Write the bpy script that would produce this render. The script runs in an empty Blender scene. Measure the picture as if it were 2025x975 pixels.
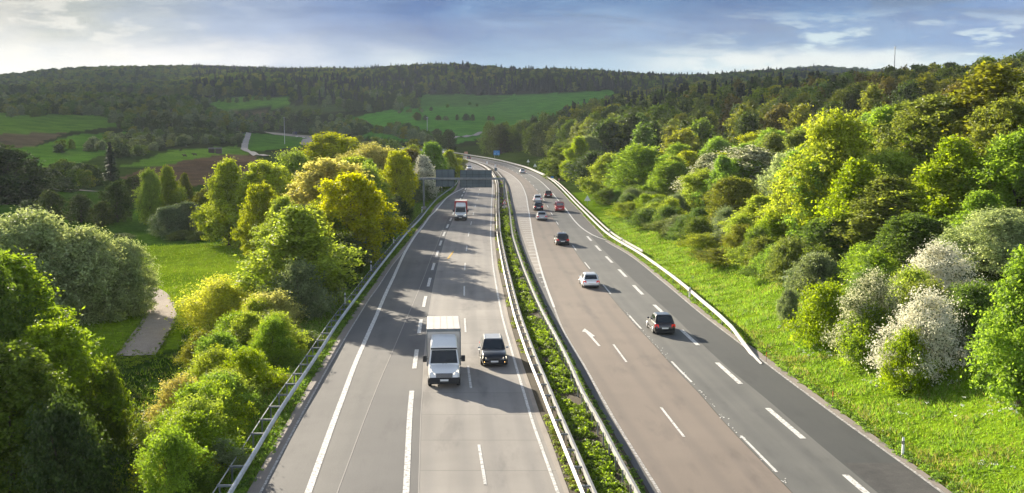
import bpy, bmesh, math, random
import numpy as np
from mathutils import Vector, Matrix
R = math.radians
sc = bpy.context.scene
COL = sc.collection
# ------------------------------------------------------------------ camera
CH, CF, CT = 16.8, 2100.0, math.atan(244.5 / 2100)
cc, cs = math.cos(CT), math.sin(CT)
cam_d = bpy.data.cameras.new('camera'); cam = bpy.data.objects.new('camera', cam_d); COL.objects.link(cam)
cam_d.sensor_width = 36; cam_d.lens = CF / 2025 * 36; cam_d.clip_start = 0.5; cam_d.clip_end = 30000
cam.location = (0, 0, CH); cam.rotation_euler = (R(90) - CT, 0, 0)
sc.camera = cam
# ------------------------------------------------------------------ exposure
EXPO = 1.8
sc.view_settings.view_transform = 'Standard'; sc.view_settings.look = 'None'
sc.view_settings.exposure = EXPO; sc.view_settings.gamma = 1.0; sc.view_settings.use_curve_mapping = False
sc.cycles.use_denoising = True
sc.cycles.max_bounces = 6; sc.cycles.diffuse_bounces = 3; sc.cycles.transmission_bounces = 4
sc.cycles.volume_bounces = 0; sc.cycles.transparent_max_bounces = 32
sc.render.use_persistent_data = False
# ------------------------------------------------------------------ sun
SEL, SAZ = R(18.5), R(-33)          # elevation, azimuth from +Y (negative = left)
sdir = Vector((math.sin(SAZ) * math.cos(SEL), math.cos(SAZ) * math.cos(SEL), math.sin(SEL)))
sun_d = bpy.data.lights.new('sun', 'SUN'); sun_d.energy = 5.0; sun_d.angle = R(0.55); sun_d.color = (1.0, 0.89, 0.71)
sun = bpy.data.objects.new('sun', sun_d); COL.objects.link(sun)
sun.rotation_euler = sdir.to_track_quat('Z', 'Y').to_euler(); sun.location = (-200, 300, 400)

def s2l(c):
    return tuple(((v / 255) / 12.92 if v / 255 <= .04045 else ((v / 255 + .055) / 1.055) ** 2.4) for v in c[:3])
class NT:
    """tiny helper to write node trees"""
    def __init__(s, tree): s.t = tree; s.t.nodes.clear()
    def n(s, typ, **kw):
        nd = s.t.nodes.new(typ)
        for k, v in kw.items():
            if k.startswith('_'): setattr(nd, k[1:], v)
        for k, v in kw.items():
            if k.startswith('_'): continue
            key = int(k[1:]) if k[0] == 'i' and k[1:].isdigit() else k.replace('__', ' ')
            sk = nd.inputs[key]
            if isinstance(v, bpy.types.NodeSocket): s.t.links.new(v, sk)
            else:
                if hasattr(v, '__len__') and sk.type == 'RGBA' and len(v) == 3: v = (*v, 1)
                sk.default_value = v
        return nd
    def m(s, op, a, b=None, c=None, clamp=False):
        kw = {'_operation': op, '_use_clamp': clamp, 'i0': a}
        if b is not None: kw['i1'] = b
        if c is not None: kw['i2'] = c
        return s.n('ShaderNodeMath', **kw).outputs[0]
    def ss(s, v, a, b, lo=0.0, hi=1.0):
        return s.n('ShaderNodeMapRange', _interpolation_type='SMOOTHSTEP', i0=v, i1=a, i2=b, i3=lo, i4=hi).outputs[0]
    def mix(s, f, a, b, mode='MIX'):
        nd = s.n('ShaderNodeMix', _data_type='RGBA', _blend_type=mode)
        for i, v in ((0, f), (6, a), (7, b)):
            if isinstance(v, bpy.types.NodeSocket): s.t.links.new(v, nd.inputs[i])
            else: nd.inputs[i].default_value = v if i == 0 else (*v[:3], 1)
        return nd.outputs[2]
    def ramp(s, f, stops, interp='LINEAR'):
        nd = s.n('ShaderNodeValToRGB', i0=f); cr = nd.color_ramp; cr.interpolation = interp
        while len(cr.elements) < len(stops): cr.elements.new(0.5)
        for e, (p, c) in zip(cr.elements, stops):
            e.position = p; e.color = (*c[:3], 1) if hasattr(c, '__len__') else (c, c, c, 1)
        return nd.outputs[0]
    def noise(s, vec, scale, detail=4, rough=.55, dist=0.0):
        return s.n('ShaderNodeTexNoise', Vector=vec, Scale=scale, Detail=detail, Roughness=rough, Distortion=dist).outputs[0]
# ------------------------------------------------------------------ world
world = bpy.data.worlds.new('World'); sc.world = world; world.use_nodes = True
w = NT(world.node_tree)
sky = w.n('ShaderNodeTexSky', _sky_type='NISHITA')
sky.sun_disc = False; sky.sun_elevation = SEL; sky.sun_rotation = SAZ; sky.air_density = 1.0; sky.dust_density = 1.5; sky.altitude = 200
bg1 = w.n('ShaderNodeBackground', Color=sky.outputs[0], Strength=0.05)
d = w.n('ShaderNodeTexCoord').outputs['Generated']
sp = w.n('ShaderNodeSeparateXYZ', i0=d)
ym = w.m('MAXIMUM', sp.outputs[1], 0.05)
u = w.m('ADD', w.m('DIVIDE', sp.outputs[0], ym), 0.5)
e = w.m('DIVIDE', sp.outputs[2], ym)
v3 = w.n('ShaderNodeCombineXYZ', X=w.m('MULTIPLY', u, 7.0), Y=w.m('MULTIPLY', e, 30.0), Z=0.3).outputs[0]
nz = w.noise(v3, 1.1, 7, .56, .35)
nz2 = w.noise(v3, 2.6, 6, .6, .2)
du = w.m('ADD', u, w.m('MULTIPLY', w.m('SUBTRACT', nz, .5), 0.16))
de = w.m('ADD', e, w.m('MULTIPLY', w.m('SUBTRACT', nz, .5), 0.045))
P = lambda px: (px - 1012.5) / 2100 + .5
low = w.ramp(du, [(P(0), s2l((252, 249, 238))), (P(330), s2l((250, 248, 244))), (P(520), s2l((236, 238, 240))), (P(650), s2l((182, 197, 218))),
    (P(790), s2l((220, 224, 230))), (P(900), s2l((164, 185, 215))), (P(1150), s2l((172, 192, 216))), (P(1330), s2l((206, 216, 226))),
    (P(1540), s2l((228, 232, 232))), (P(1800), s2l((212, 223, 232))), (P(2025), s2l((186, 204, 222)))], 'EASE')
top = w.ramp(du, [(P(0), s2l((214, 212, 200))), (P(160), s2l((188, 193, 184))), (P(320), s2l((170, 182, 192))), (P(520), s2l((146, 167, 200))),
    (P(700), s2l((112, 142, 192))), (P(850), s2l((82, 118, 178))), (P(1010), s2l((108, 142, 192))), (P(1200), s2l((120, 150, 196))),
    (P(1400), s2l((94, 130, 182))), (P(1700), s2l((92, 134, 186))), (P(2025), s2l((72, 122, 186)))], 'EASE')
des = w.m('ADD', de, w.ss(u, .28, .48, 0.0, .008))
c = w.mix(w.ss(des, .056, .090), low, top)
fine = w.noise(v3, 4.5, 6, .62, .4)
mot = w.m('ADD', w.m('MULTIPLY', w.ss(nz, .35, .65), .6), w.m('MULTIPLY', w.ss(fine, .3, .7), .4))
c = w.mix(w.m('MULTIPLY', w.ss(e, .048, .07), w.ss(u, .05, .3, .55, .95)), c, w.mix(mot, w.mix(1.0, c, (.56, .64, .76), 'MULTIPLY'), w.n('ShaderNodeVectorMath', _operation='MULTIPLY', i0=c, i1=(1.30, 1.22, 1.12)).outputs[0]))
# sunlit cumulus tops to the right and breaks in the cloud to the left
right = w.ss(u, .62, .78); left = w.ss(u, .30, .06)
band = w.m('MULTIPLY', w.ss(e, .03, .055), w.ss(e, .115, .07))
cu = w.m('MULTIPLY', w.m('MULTIPLY', w.ss(nz2, .50, .62), right), band)
c = w.mix(w.m('MULTIPLY', cu, .95), c, s2l((226, 230, 232)))
dk = w.m('MULTIPLY', w.m('MULTIPLY', w.ss(w.noise(v3, .8, 6, .6, .5), .46, .60), w.ss(u, .34, .5)), w.ss(e, .062, .088))
c = w.mix(w.m('MULTIPLY', dk, .85), c, s2l((84, 112, 152)))
lf = w.m('MULTIPLY', w.m('MULTIPLY', w.ss(nz2, .50, .62), left), w.ss(e, .04, .06))
c = w.mix(w.m('MULTIPLY', lf, .65), c, s2l((255, 250, 235)))
c = w.mix(w.ss(u, .3, .5), c, w.mix(1.0, c, (.82, .98, .97), 'MULTIPLY'))
hz_ = w.m('MULTIPLY', w.m('MULTIPLY', w.ss(e, .073, .058), w.m('MULTIPLY', w.ss(u, .58, .70), w.ss(u, .96, .84))), w.ss(nz2, .36, .52))
c = w.mix(w.m('MULTIPLY', hz_, .85), c, s2l((236, 240, 234)))
bg2 = w.n('ShaderNodeBackground', Color=c, Strength=1.2 / 2 ** EXPO)
# the painted cloud deck covers the sky ahead; the plain sky is left overhead
mask = w.m('MULTIPLY', w.ss(sp.outputs[1], .25, .55), w.ss(sp.outputs[2], .34, .16))
# broken high cloud; low sky behind the camera brightened as added fill light
nz3 = w.noise(d, 2.2, 5, .6)
bg3 = w.n('ShaderNodeBackground', Color=s2l((196, 208, 228)), Strength=w.m('MULTIPLY_ADD', w.m('MULTIPLY', w.ss(sp.outputs[1], -.1, -.6), w.ss(sp.outputs[2], .7, .25)), .60, .15))
ms0 = w.n('ShaderNodeMixShader', i0=w.m('MAXIMUM', w.m('MULTIPLY', w.ss(nz3, .5, .62), .6), w.m('MULTIPLY', w.ss(sp.outputs[1], -.1, -.6), .85)), i1=bg1.outputs[0], i2=bg3.outputs[0])
ms = w.n('ShaderNodeMixShader', i0=mask, i1=ms0.outputs[0], i2=bg2.outputs[0])
w.n('ShaderNodeOutputWorld', Surface=ms.outputs[0])

# ------------------------------------------------------------------ tagging helpers
def tag(o, label=None, cat=None, group=None, kind=None):
    if label: o['label'] = label
    if cat: o['category'] = cat
    if group: o['group'] = group
    if kind: o['kind'] = kind
    return o
def link(name, me, mat=None, parent=None, loc=None):
    o = bpy.data.objects.new(name, me); COL.objects.link(o)
    if mat:
        for mm in (mat if isinstance(mat, (list, tuple)) else [mat]): me.materials.append(mm)
    if parent: o.parent = parent
    if loc is not None: o.location = loc
    return o
def empty(name, loc=(0, 0, 0), rz=0.0):
    o = bpy.data.objects.new(name, None); COL.objects.link(o); o.location = loc; o.rotation_euler = (0, 0, rz)
    o.empty_display_size = .3
    return o
def dup(o, parent=None):
    ch = list(o.children)
    c = o.copy(); COL.objects.link(c)
    if parent: c.parent = parent
    for k in ch: dup(k, c)
    return c
def npmesh(name, V, Fc, smooth=False, mi=None):
    """mesh from arrays: V (n,3), Fc (m,k) all faces with k corners"""
    V = np.asarray(V, dtype=np.float32); Fc = np.asarray(Fc, dtype=np.int32)
    me = bpy.data.meshes.new(name); k = Fc.shape[1]
    me.vertices.add(len(V)); me.vertices.foreach_set('co', V.ravel())
    me.loops.add(Fc.size); me.loops.foreach_set('vertex_index', Fc.ravel())
    me.polygons.add(len(Fc))
    me.polygons.foreach_set('loop_start', np.arange(0, Fc.size, k, dtype=np.int32))
    try: me.polygons.foreach_set('loop_total', np.full(len(Fc), k, dtype=np.int32))
    except Exception: pass
    if mi is not None: me.polygons.foreach_set('material_index', np.asarray(mi, dtype=np.int32))
    me.polygons.foreach_set('use_smooth', np.full(len(Fc), bool(smooth)))
    me.update(calc_edges=True); me.validate()
    return me
class MB:
    """collects boxes, tubes, panels into one mesh"""
    def __init__(s): s.v = []; s.f = []
    def add(s, vs, fs):
        b = len(s.v); s.v += [tuple(p) for p in vs]; s.f += [tuple(b + i for i in f) for f in fs]; return s
    def box(s, x0, x1, y0, y1, z0, z1):
        return s.hexa([(x0, y0, z0), (x1, y0, z0), (x1, y1, z0), (x0, y1, z0)], [(x0, y0, z1), (x1, y0, z1), (x1, y1, z1), (x0, y1, z1)])
    def hexa(s, a, b):
        return s.add(list(a) + list(b), [(3, 2, 1, 0), (4, 5, 6, 7), (0, 1, 5, 4), (1, 2, 6, 5), (2, 3, 7, 6), (3, 0, 4, 7)])
    def tube(s, p, q, r0, r1=None, n=8, cap=True):
        r1 = r0 if r1 is None else r1; p = Vector(p); q = Vector(q); dz = (q - p).normalized()
        a = dz.orthogonal().normalized(); b = dz.cross(a); vs = []
        for c_, r_ in ((p, r0), (q, r1)):
            vs += [c_ + (a * math.cos(2 * math.pi * i / n) + b * math.sin(2 * math.pi * i / n)) * r_ for i in range(n)]
        fs = [(i, (i + 1) % n, n + (i + 1) % n, n + i) for i in range(n)]
        if cap: fs += [tuple(range(n - 1, -1, -1)), tuple(range(n, 2 * n))]
        return s.add(vs, fs)
    def weld(s):
        m = {}; r = []; nv = []
        for p in s.v:
            k = (round(p[0], 4), round(p[1], 4), round(p[2], 4))
            if k not in m: m[k] = len(nv); nv.append(p)
            r.append(m[k])
        nf = []
        for f in s.f:
            g = []
            for i in f:
                if r[i] not in g: g.append(r[i])
            if len(g) > 2: nf.append(tuple(g))
        s.v, s.f = nv, nf; return s
    def plate(s, q, t):
        """a quad given thickness t along its normal"""
        q = [Vector(p) for p in q]; nrm = (q[1] - q[0]).cross(q[3] - q[0]).normalized() * t
        return s.hexa([p for p in q], [p + nrm for p in q])
    def mesh(s, name, smooth=False):
        me = bpy.data.meshes.new(name); me.from_pydata(s.v, [], s.f); me.update()
        if smooth: me.polygons.foreach_set('use_smooth', [True] * len(me.polygons))
        return me
    def build(s, name, mat=None, parent=None, loc=None, bevel=0, smooth=False, seg=2):
        o = link(name, s.mesh(name, smooth), mat, parent, loc)
        if bevel:
            md = o.modifiers.new('bevel', 'BEVEL'); md.width = bevel; md.segments = seg; md.limit_method = 'ANGLE'; md.angle_limit = R(30)
        return o
# ------------------------------------------------------------------ materials
def pmat(name, col, rough=.6, metal=0.0, spec=.5, emit=None, es=0.0, nscale=None, namp=.15, coat=0.0):
    m = bpy.data.materials.new(name); m.use_nodes = True; t = NT(m.node_tree)
    colr = tuple(col)
    if nscale:
        tc = t.n('ShaderNodeTexCoord').outputs['Object']
        f = t.noise(tc, nscale, 4, .6)
        colr = t.mix(t.ss(f, .3, .7), tuple(v * (1 - namp) for v in col), tuple(min(1, v * (1 + namp)) for v in col))
    kw = dict(Base__Color=colr, Roughness=rough, Metallic=metal)
    b = t.n('ShaderNodeBsdfPrincipled', **kw); b.inputs['Specular IOR Level'].default_value = spec
    b.inputs['Coat Weight'].default_value = coat; b.inputs['Coat Roughness'].default_value = .05
    if emit: b.inputs['Emission Color'].default_value = (*emit, 1); b.inputs['Emission Strength'].default_value = es
    t.n('ShaderNodeOutputMaterial', Surface=b.outputs[0]); return m
def leafmat(name, a, b, trans=.45, blossom=None, bl=.5, rough=.55):
    """foliage: leaf colour varies per tree, per clump and per leaf; light passes through leaves"""
    m = bpy.data.materials.new(name); m.use_nodes = True; t = NT(m.node_tree)
    oi = t.n('ShaderNodeObjectInfo').outputs['Random']; geo = t.n('ShaderNodeNewGeometry')
    isl = geo.outputs['Random Per Island']; tc = t.n('ShaderNodeTexCoord').outputs['Object']
    f = t.noise(tc, .45, 2, .5)
    f = t.m('ADD', t.m('MULTIPLY', t.ss(f, .35, .65), .5), t.m('MULTIPLY', isl, .5))
    c = t.mix(f, a, b)
    hs = t.n('ShaderNodeHueSaturation', Hue=t.m('MULTIPLY_ADD', oi, .035, .4825), Saturation=t.m('MULTIPLY_ADD', oi, -.15, 1.05), Value=t.m('MULTIPLY_ADD', isl, .5, .75), Color=c)
    c = hs.outputs[0]
    if blossom:
        f2 = t.noise(tc, .8, 2, .5)
        k = t.m('GREATER_THAN', t.m('ADD', t.m('MULTIPLY', isl, .7), t.m('MULTIPLY', f2, .6)), 1 - bl * .7)
        c = t.mix(k, c, blossom)
    ps = t.n('ShaderNodeBsdfPrincipled', Base__Color=c, Roughness=rough); ps.inputs['Specular IOR Level'].default_value = .3
    tr = t.n('ShaderNodeBsdfTranslucent', Color=t.n('ShaderNodeVectorMath', _operation='MULTIPLY', i0=c, i1=(1.55, 1.5, .9) if not blossom else (1.15, 1.15, 1.0)).outputs[0])
    mx = t.n('ShaderNodeMixShader', i0=min(.62, trans + .1), i1=ps.outputs[0], i2=tr.outputs[0])
    t.n('ShaderNodeOutputMaterial', Surface=mx.outputs[0]); return m
LM = {
 'golden': leafmat('leaf_golden', (.25, .31, .012), (.41, .46, .02), .5),
 'lime': leafmat('leaf_lime', (0.2, 0.27, 0.018), (0.36, 0.42, 0.03), .5),
 'bright': leafmat('leaf_bright', (0.15, 0.255, 0.014), (0.26, 0.37, 0.022), .48),
 'green': leafmat('leaf_green', (0.085, 0.15, 0.015), (0.15, 0.22, 0.022), .42),
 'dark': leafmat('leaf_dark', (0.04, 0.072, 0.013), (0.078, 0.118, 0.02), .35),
 'olive': leafmat('leaf_olive', (0.13, 0.17, 0.02), (0.22, 0.25, 0.028), .42),
 'brown': leafmat('leaf_bronze', (0.095, 0.095, 0.022), (0.15, 0.135, 0.03), .4),
 'willow': leafmat('leaf_willow', (0.2, 0.27, 0.11), (0.42, 0.48, 0.26), .4),
 'silver': leafmat('leaf_silver', (0.13, 0.18, 0.085), (0.22, 0.28, 0.14), .38),
 'pale': leafmat('leaf_pale', (0.34, 0.34, 0.1), (0.5, 0.46, 0.15), .5),
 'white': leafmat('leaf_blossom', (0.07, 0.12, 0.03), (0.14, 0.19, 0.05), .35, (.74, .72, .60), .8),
 'cream': leafmat('leaf_cream', (0.11, 0.17, 0.04), (0.2, 0.24, 0.07), .4, (.60, .60, .40), .55),
 'yellow': leafmat('leaf_yellow', (0.42, 0.44, 0.02), (0.6, 0.55, 0.03), .5),
 'conifer': leafmat('leaf_conifer', (0.013, 0.031, 0.013), (0.029, 0.055, 0.021), .12),
}
M = dict(
 bark=pmat('bark', (.09, .065, .045), .9, nscale=3, namp=.4),
 galv=pmat('galvanised_steel', (.50, .51, .52), .42, .55, nscale=2, namp=.18),
 galvlit=pmat('galvanised_beam', (.43, .42, .40), .6, .0, nscale=1.5, namp=.12),
 steel=pmat('dark_steel', (.20, .22, .23), .5, .5, nscale=2),
 white=pmat('white_plastic', (.78, .78, .76), .5), black=pmat('black_plastic', (.02, .02, .02), .5),
 tyre=pmat('tyre_rubber', (.018, .018, .018), .85), rim=pmat('rim_alloy', (.45, .45, .46), .35, .8),
 glass=pmat('car_glass', (.012, .018, .022), .06, 0, .9), trim=pmat('trim_black', (.015, .015, .016), .55),
 plate=pmat('number_plate', (.75, .75, .72), .5), red=pmat('tail_lamp', (.45, .01, .01), .25, emit=(1, .03, .01), es=.08),
 lamp=pmat('head_lamp', (.8, .78, .72), .15, emit=(1, .85, .6), es=.6), amber=pmat('fog_lamp', (.8, .5, .2), .2, emit=(1, .55, .15), es=3),
 tarp=pmat('box_tarp', (.60, .55, .50), .6, nscale=1, namp=.05), orange=pmat('orange_paint', (.7, .14, .02), .5),
 blue=pmat('sign_blue', (.01, .20, .50), .4), grey=pmat('sign_back', (.085, .12, .135), .6, nscale=.7, namp=.12),
 greyrib=pmat('sign_rib', (.04, .055, .07), .6), concrete=pmat('concrete_base', (.36, .34, .30), .9, nscale=1), salmon=pmat('sign_salmon', (.60, .30, .20), .6),
 signred=pmat('sign_red', (.55, .02, .02), .5), wood=pmat('dark_wood', (.06, .045, .035), .9),
)
# ------------------------------------------------------------------ surveyed road lines: (distance along Y, X) in metres
LD = {
 'E': [(44.8, 3.59), (60.9, 2.39), (62.3, 2.32), (72.6, 1.56), (87.8, 0.66), (101.0, 0.1), (121.5, -0.68), (155.6, -1.79), (185.8, -2.31), (214.3, -2.81), (249.9, -3.16), (290.1, -3.85), (309.8, -4.5), (345.0, -6.04), (383.3, -8.29), (425.2, -12.42), (468.0, -18.85), (493.2, -25.06)],
 'En': [(44.8, 3.23), (62.3, 2.02), (75.2, 0.93), (88.3, 0.35), (101.0, -0.24), (122.8, -1.06), (152.0, -1.93), (185.8, -2.53)],
 'F': [(44.8, 5.51), (50.3, 5.09), (56.9, 4.71), (62.3, 4.21), (71.9, 3.82), (82.3, 3.14), (90.7, 2.56), (101.0, 2.02), (119.9, 1.18), (146.0, 0.24), (171.5, -0.21), (185.8, -0.36), (204.2, -0.57), (242.1, -1.25), (282.8, -1.87), (320.4, -3.17), (350.3, -4.91)],
 'R': [(46.9, 6.29), (51.8, 5.88), (58.3, 5.42), (65.3, 5.0), (73.9, 4.38), (87.1, 3.67), (94.9, 3.14), (105.7, 2.8), (120.2, 2.17), (137.7, 1.55), (155.8, 1.08), (175.9, 0.55), (204.7, 0.15), (225.8, -0.38)],
 'G': [(46.9, 6.76), (51.7, 6.38), (56.3, 6.02), (64.9, 5.45), (72.9, 5.05), (79.6, 4.47), (88.9, 4.02), (99.5, 3.79), (105.7, 3.59), (125.5, 3.29), (150.9, 3.14), (174.2, 3.12), (195.6, 3.22), (238.8, 3.33), (280.9, 2.84), (315.0, 1.69), (345.2, -0.16), (372.1, -2.39), (397.6, -5.99)],
 'H': [(55.7, 9.26), (61.6, 8.85), (74.0, 8.07), (79.9, 7.74)],
 'Q': [(47.1, 12.79), (52.0, 12.44), (58.8, 11.93), (65.3, 11.72), (71.3, 11.21), (78.8, 10.87), (88.9, 10.21), (117.6, 8.99), (129.1, 8.52), (144.0, 8.22), (171.1, 7.57), (188.2, 7.24), (214.8, 7.02), (231.0, 6.78), (262.9, 6.2), (292.4, 5.36), (334.1, 3.37), (364.8, 0.9), (379.3, -0.5)],
 'I': [(49.6, 12.95), (66.8, 11.73), (73.6, 11.27), (84.4, 10.72), (102.6, 9.84), (105.7, 9.65), (120.2, 9.1), (126.2, 8.8), (137.7, 8.53), (158.0, 8.02), (180.5, 7.55), (198.1, 7.24), (224.4, 6.9), (255.9, 6.4), (278.3, 5.83), (292.4, 5.36), (306.3, 4.88), (320.2, 4.19), (334.1, 3.37), (348.6, 2.4), (364.8, 0.9), (379.3, -0.5)],
 'J': [(46.9, 16.19), (50.2, 15.94), (55.9, 15.56), (61.9, 15.09), (67.5, 14.81), (73.6, 14.45), (79.2, 14.14), (84.8, 13.88), (91.4, 13.52), (96.9, 13.26), (105.7, 12.71), (114.5, 12.59), (125.8, 12.17), (137.2, 11.75), (148.9, 11.45), (160.2, 11.14)],
 'P': [(46.9, 16.72), (51.1, 16.41), (54.0, 16.17), (59.2, 15.87), (65.6, 15.46), (69.8, 15.03), (78.8, 14.56), (91.9, 14.18), (106.1, 13.41), (117.0, 12.92), (130.6, 12.48), (143.0, 12.07), (154.9, 11.91)],
 'M': [(152.8, 13.87), (153.7, 12.85), (162.1, 11.83), (170.0, 11.18), (180.7, 10.81), (194.5, 10.64), (204.7, 10.61), (222.1, 10.33), (236.8, 9.99), (261.0, 9.64), (289.5, 8.86), (317.3, 7.85), (341.9, 6.26), (360.3, 4.71)],
 'K': [(46.9, 19.65), (47.8, 19.68), (51.0, 19.39), (54.8, 19.13), (59.0, 18.77), (65.3, 18.36), (69.6, 18.09), (75.6, 17.74), (84.4, 17.24), (93.9, 16.71), (105.9, 16.3), (115.9, 15.89), (124.8, 15.62), (133.7, 15.15), (141.2, 14.53), (147.7, 13.62), (153.2, 12.8)],
 'N': [(47.1, 20.12), (52.1, 19.82), (56.1, 19.58), (60.4, 19.23), (65.3, 18.93), (70.4, 18.67), (76.6, 18.34), (84.4, 17.67), (93.9, 17.28), (106.1, 16.79), (122.2, 16.21), (139.4, 15.34), (152.8, 13.8), (175.1, 13.44), (191.3, 13.12), (197.8, 13.28), (238.8, 12.47), (286.4, 11.62), (326.1, 10.32), (366.7, 7.34), (404.4, 3.13)],
 'L': [(74.6, 17.51), (81.9, 17.52), (89.7, 17.65), (95.6, 17.38), (101.0, 17.4), (110.7, 17.15), (121.9, 16.6), (134.9, 15.87), (144.1, 14.81), (155.6, 14.02), (164.8, 13.79), (185.8, 13.43), (191.1, 13.37), (242.1, 12.64), (291.4, 11.82), (326.6, 10.33), (361.6, 7.24), (383.3, 5.85), (431.7, -0.98), (486.2, -9.63), (531.9, -19.82), (567.5, -27.87)],
 'D': [(46.9, 2.1), (58.8, 1.13), (65.3, 0.73), (73.9, 0.19), (83.2, -0.38), (93.9, -0.97), (105.7, -1.5), (124.8, -2.27), (151.6, -3.03), (172.5, -3.47), (196.7, -3.85), (239.7, -4.54), (278.5, -5.13), (303.7, -5.42)],
 'Dr': [(46.9, 2.62), (57.4, 1.92), (60.2, 1.59), (65.3, 1.32), (79.6, 0.36), (105.7, -0.87), (128.5, -1.82), (154.9, -2.52), (173.3, -2.86), (194.5, -3.23), (224.4, -3.69), (303.7, -5.28)],
 'C': [(47.5, -1.2), (53.3, -1.67), (68.4, -2.78), (86.6, -3.86), (103.8, -4.73), (122.2, -5.49), (139.9, -6.05), (157.7, -6.53), (175.1, -6.84), (192.4, -7.12), (209.6, -7.36), (225.8, -7.59), (242.1, -7.82), (257.9, -7.99)],
 'B': [(46.9, -4.84), (62.8, -6.14), (75.3, -6.94), (87.2, -7.66), (99.8, -8.3), (111.9, -8.81), (124.2, -9.28), (136.1, -9.66), (148.0, -10.03), (160.6, -10.34), (172.5, -10.55), (183.8, -10.69), (230.2, -11.4), (239.7, -11.51), (251.6, -11.65), (261.0, -11.75), (271.8, -11.88)],
 'Cc': [(46.9, -4.29), (62.8, -5.5), (65.3, -5.64), (82.4, -6.8), (103.8, -7.93), (106.5, -8.08), (128.5, -8.94), (146.7, -9.53), (165.9, -10.04), (182.4, -10.24), (233.3, -10.96), (269.8, -11.5)],
 'S': [(65.9, -8.63), (74.6, -8.78), (85.7, -9.02), (95.5, -9.19), (106.1, -9.43), (120.1, -9.78), (136.1, -10.26), (149.6, -10.38)],
 'LS': [(46.9, -9.32), (65.3, -10.52), (73.2, -11.02), (83.2, -11.5), (90.2, -11.81), (105.4, -12.57), (115.3, -12.98), (137.2, -13.98), (160.2, -14.54), (171.2, -14.54), (194.5, -14.96), (197.8, -14.65), (241.3, -14.78), (261.6, -13.71), (280.7, -11.97)],
 'LA': [(46.9, -11.5), (65.3, -12.45), (75.9, -12.93), (89.4, -13.39), (101.4, -13.76), (105.7, -13.81), (124.8, -14.12), (139.4, -14.21)],
 'LG': [(46.9, -12.12), (65.3, -13.05), (74.6, -13.45), (88.9, -13.95), (103.2, -14.4), (105.7, -14.34), (125.5, -14.86), (151.5, -14.84), (173.3, -15.13), (195.6, -15.18), (220.1, -15.65), (262.9, -14.35), (286.4, -14.85), (314.5, -15.79)],
 'LR': [(44.8, -12.39), (48.4, -12.61), (52.0, -12.77), (55.5, -13.01), (58.8, -13.16), (62.3, -13.32), (67.0, -13.44), (73.9, -13.68), (83.2, -14.12), (91.7, -14.37), (101.0, -14.58), (116.7, -14.95), (133.2, -15.23), (156.3, -15.55), (185.8, -15.58), (193.7, -15.86), (232.1, -16.14), (257.7, -15.41), (272.7, -14.81), (295.2, -15.02)],
}
YG = np.concatenate([np.arange(-60, 10, 5.0), np.exp(np.linspace(math.log(10), math.log(1700), 620))])
def _smooth(y, v, wdt):
    out = v.copy(); ok = y > 10; ly = np.log(y[ok]); vv = v[ok]; n = int(max(1, wdt / (ly[1] - ly[0])))
    # keep the straight trend while averaging: smooth the residual of the padded series
    pad0 = vv[0] - (vv[1] - vv[0]) * np.arange(n, 0, -1); pad1 = vv[-1] + (vv[-1] - vv[-2]) * np.arange(1, n + 1)
    k = np.hanning(2 * n + 3)[1:-1]; k /= k.sum()
    out[ok] = np.convolve(np.concatenate([pad0, vv, pad1]), k, 'valid'); return out
def _lin(pts, y):
    p = np.array(sorted(pts), dtype=float); yy, xx = p[:, 0], p[:, 1]
    r = np.interp(y, yy, xx)
    j = np.searchsorted(yy, yy[0] + 22); j = min(max(j, 1), len(yy) - 1)
    sl = (xx[j] - xx[0]) / (yy[j] - yy[0])
    return np.where(y < yy[0], xx[0] + sl * (y - yy[0]), r)
FAR = [(567, -42.0), (640, -61), (760, -92), (920, -133), (1150, -220), (1400, -338), (1700, -500)]
XL_ = {}
eraw = _lin(LD['E'] + FAR, YG)
XL_['E'] = _smooth(YG, eraw, .10)
for k_, pts in LD.items():
    if k_ == 'E': continue
    offs = [(y, x - np.interp(y, YG, XL_['E'])) for y, x in pts]
    y1 = max(p[0] for p in offs); lastm = np.mean([p[1] for p in sorted(offs)[-2:]])
    o = _lin(offs, YG); o = np.where(YG > y1, lastm, o)
    XL_[k_] = XL_['E'] + (o if k_ in ('LS', 'M', 'LG') and False else _smooth(YG, o, .035 if k_ in ('LS', 'M', 'LG', 'N') else .09))
XL_['Rr'] = XL_['N'] + .0
def X(k, y, off=0.0): return np.interp(y, YG, XL_[k]) + off
def roadz(y): return np.interp(y, [0, 900, 1150, 1400, 1700], [0, 0, 2, 5.5, 10])
def heading(y): return math.atan2(-(float(X('E', y + 3)) - float(X('E', y - 3))), 6.0)
# ------------------------------------------------------------------ terrain
def px_dir(px, py):
    x = (px - 1012.5) / CF; v = -(py - 487.5) / CF
    return x, cc + v * cs, -cs + v * cc
def zt(px, py, D):
    x, dy, dz = px_dir(px, py); return CH + D * dz / dy
def xd(px, D):
    """X of the ray through column px at distance D for points near the ground line"""
    return (px - 1012.5) / CF * (D * cc + 16 * cs)
TC = []   # terrain control: (angle deg, ln D, z)
def tc(px, D, z): TC.append((math.degrees(math.atan(xd(px, D) / D)), math.log(D), z))
def tp(px, py, D): tc(px, D, zt(px, py, D))
for px, z in ((0, -2.5), (300, -2.5), (600, -1.5), (1400, .8), (1700, 1.6), (2025, 2.4)):
    tc(px, 30, z * .8); tc(px, 55, z)
for a in (-170, -120, -75, -45, 45, 75, 120, 170):
    s_ = 1 if a > 0 else -1
    for D_, zl, zr in ((20, -1, 1.5), (60, -2.5, 3.5), (150, -4, 11), (400, -4, 24), (1000, 18, 34), (2500, 90, 80), (6000, 150, 150)):
        TC.append((a, math.log(D_), zl if s_ < 0 else zr))
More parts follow.
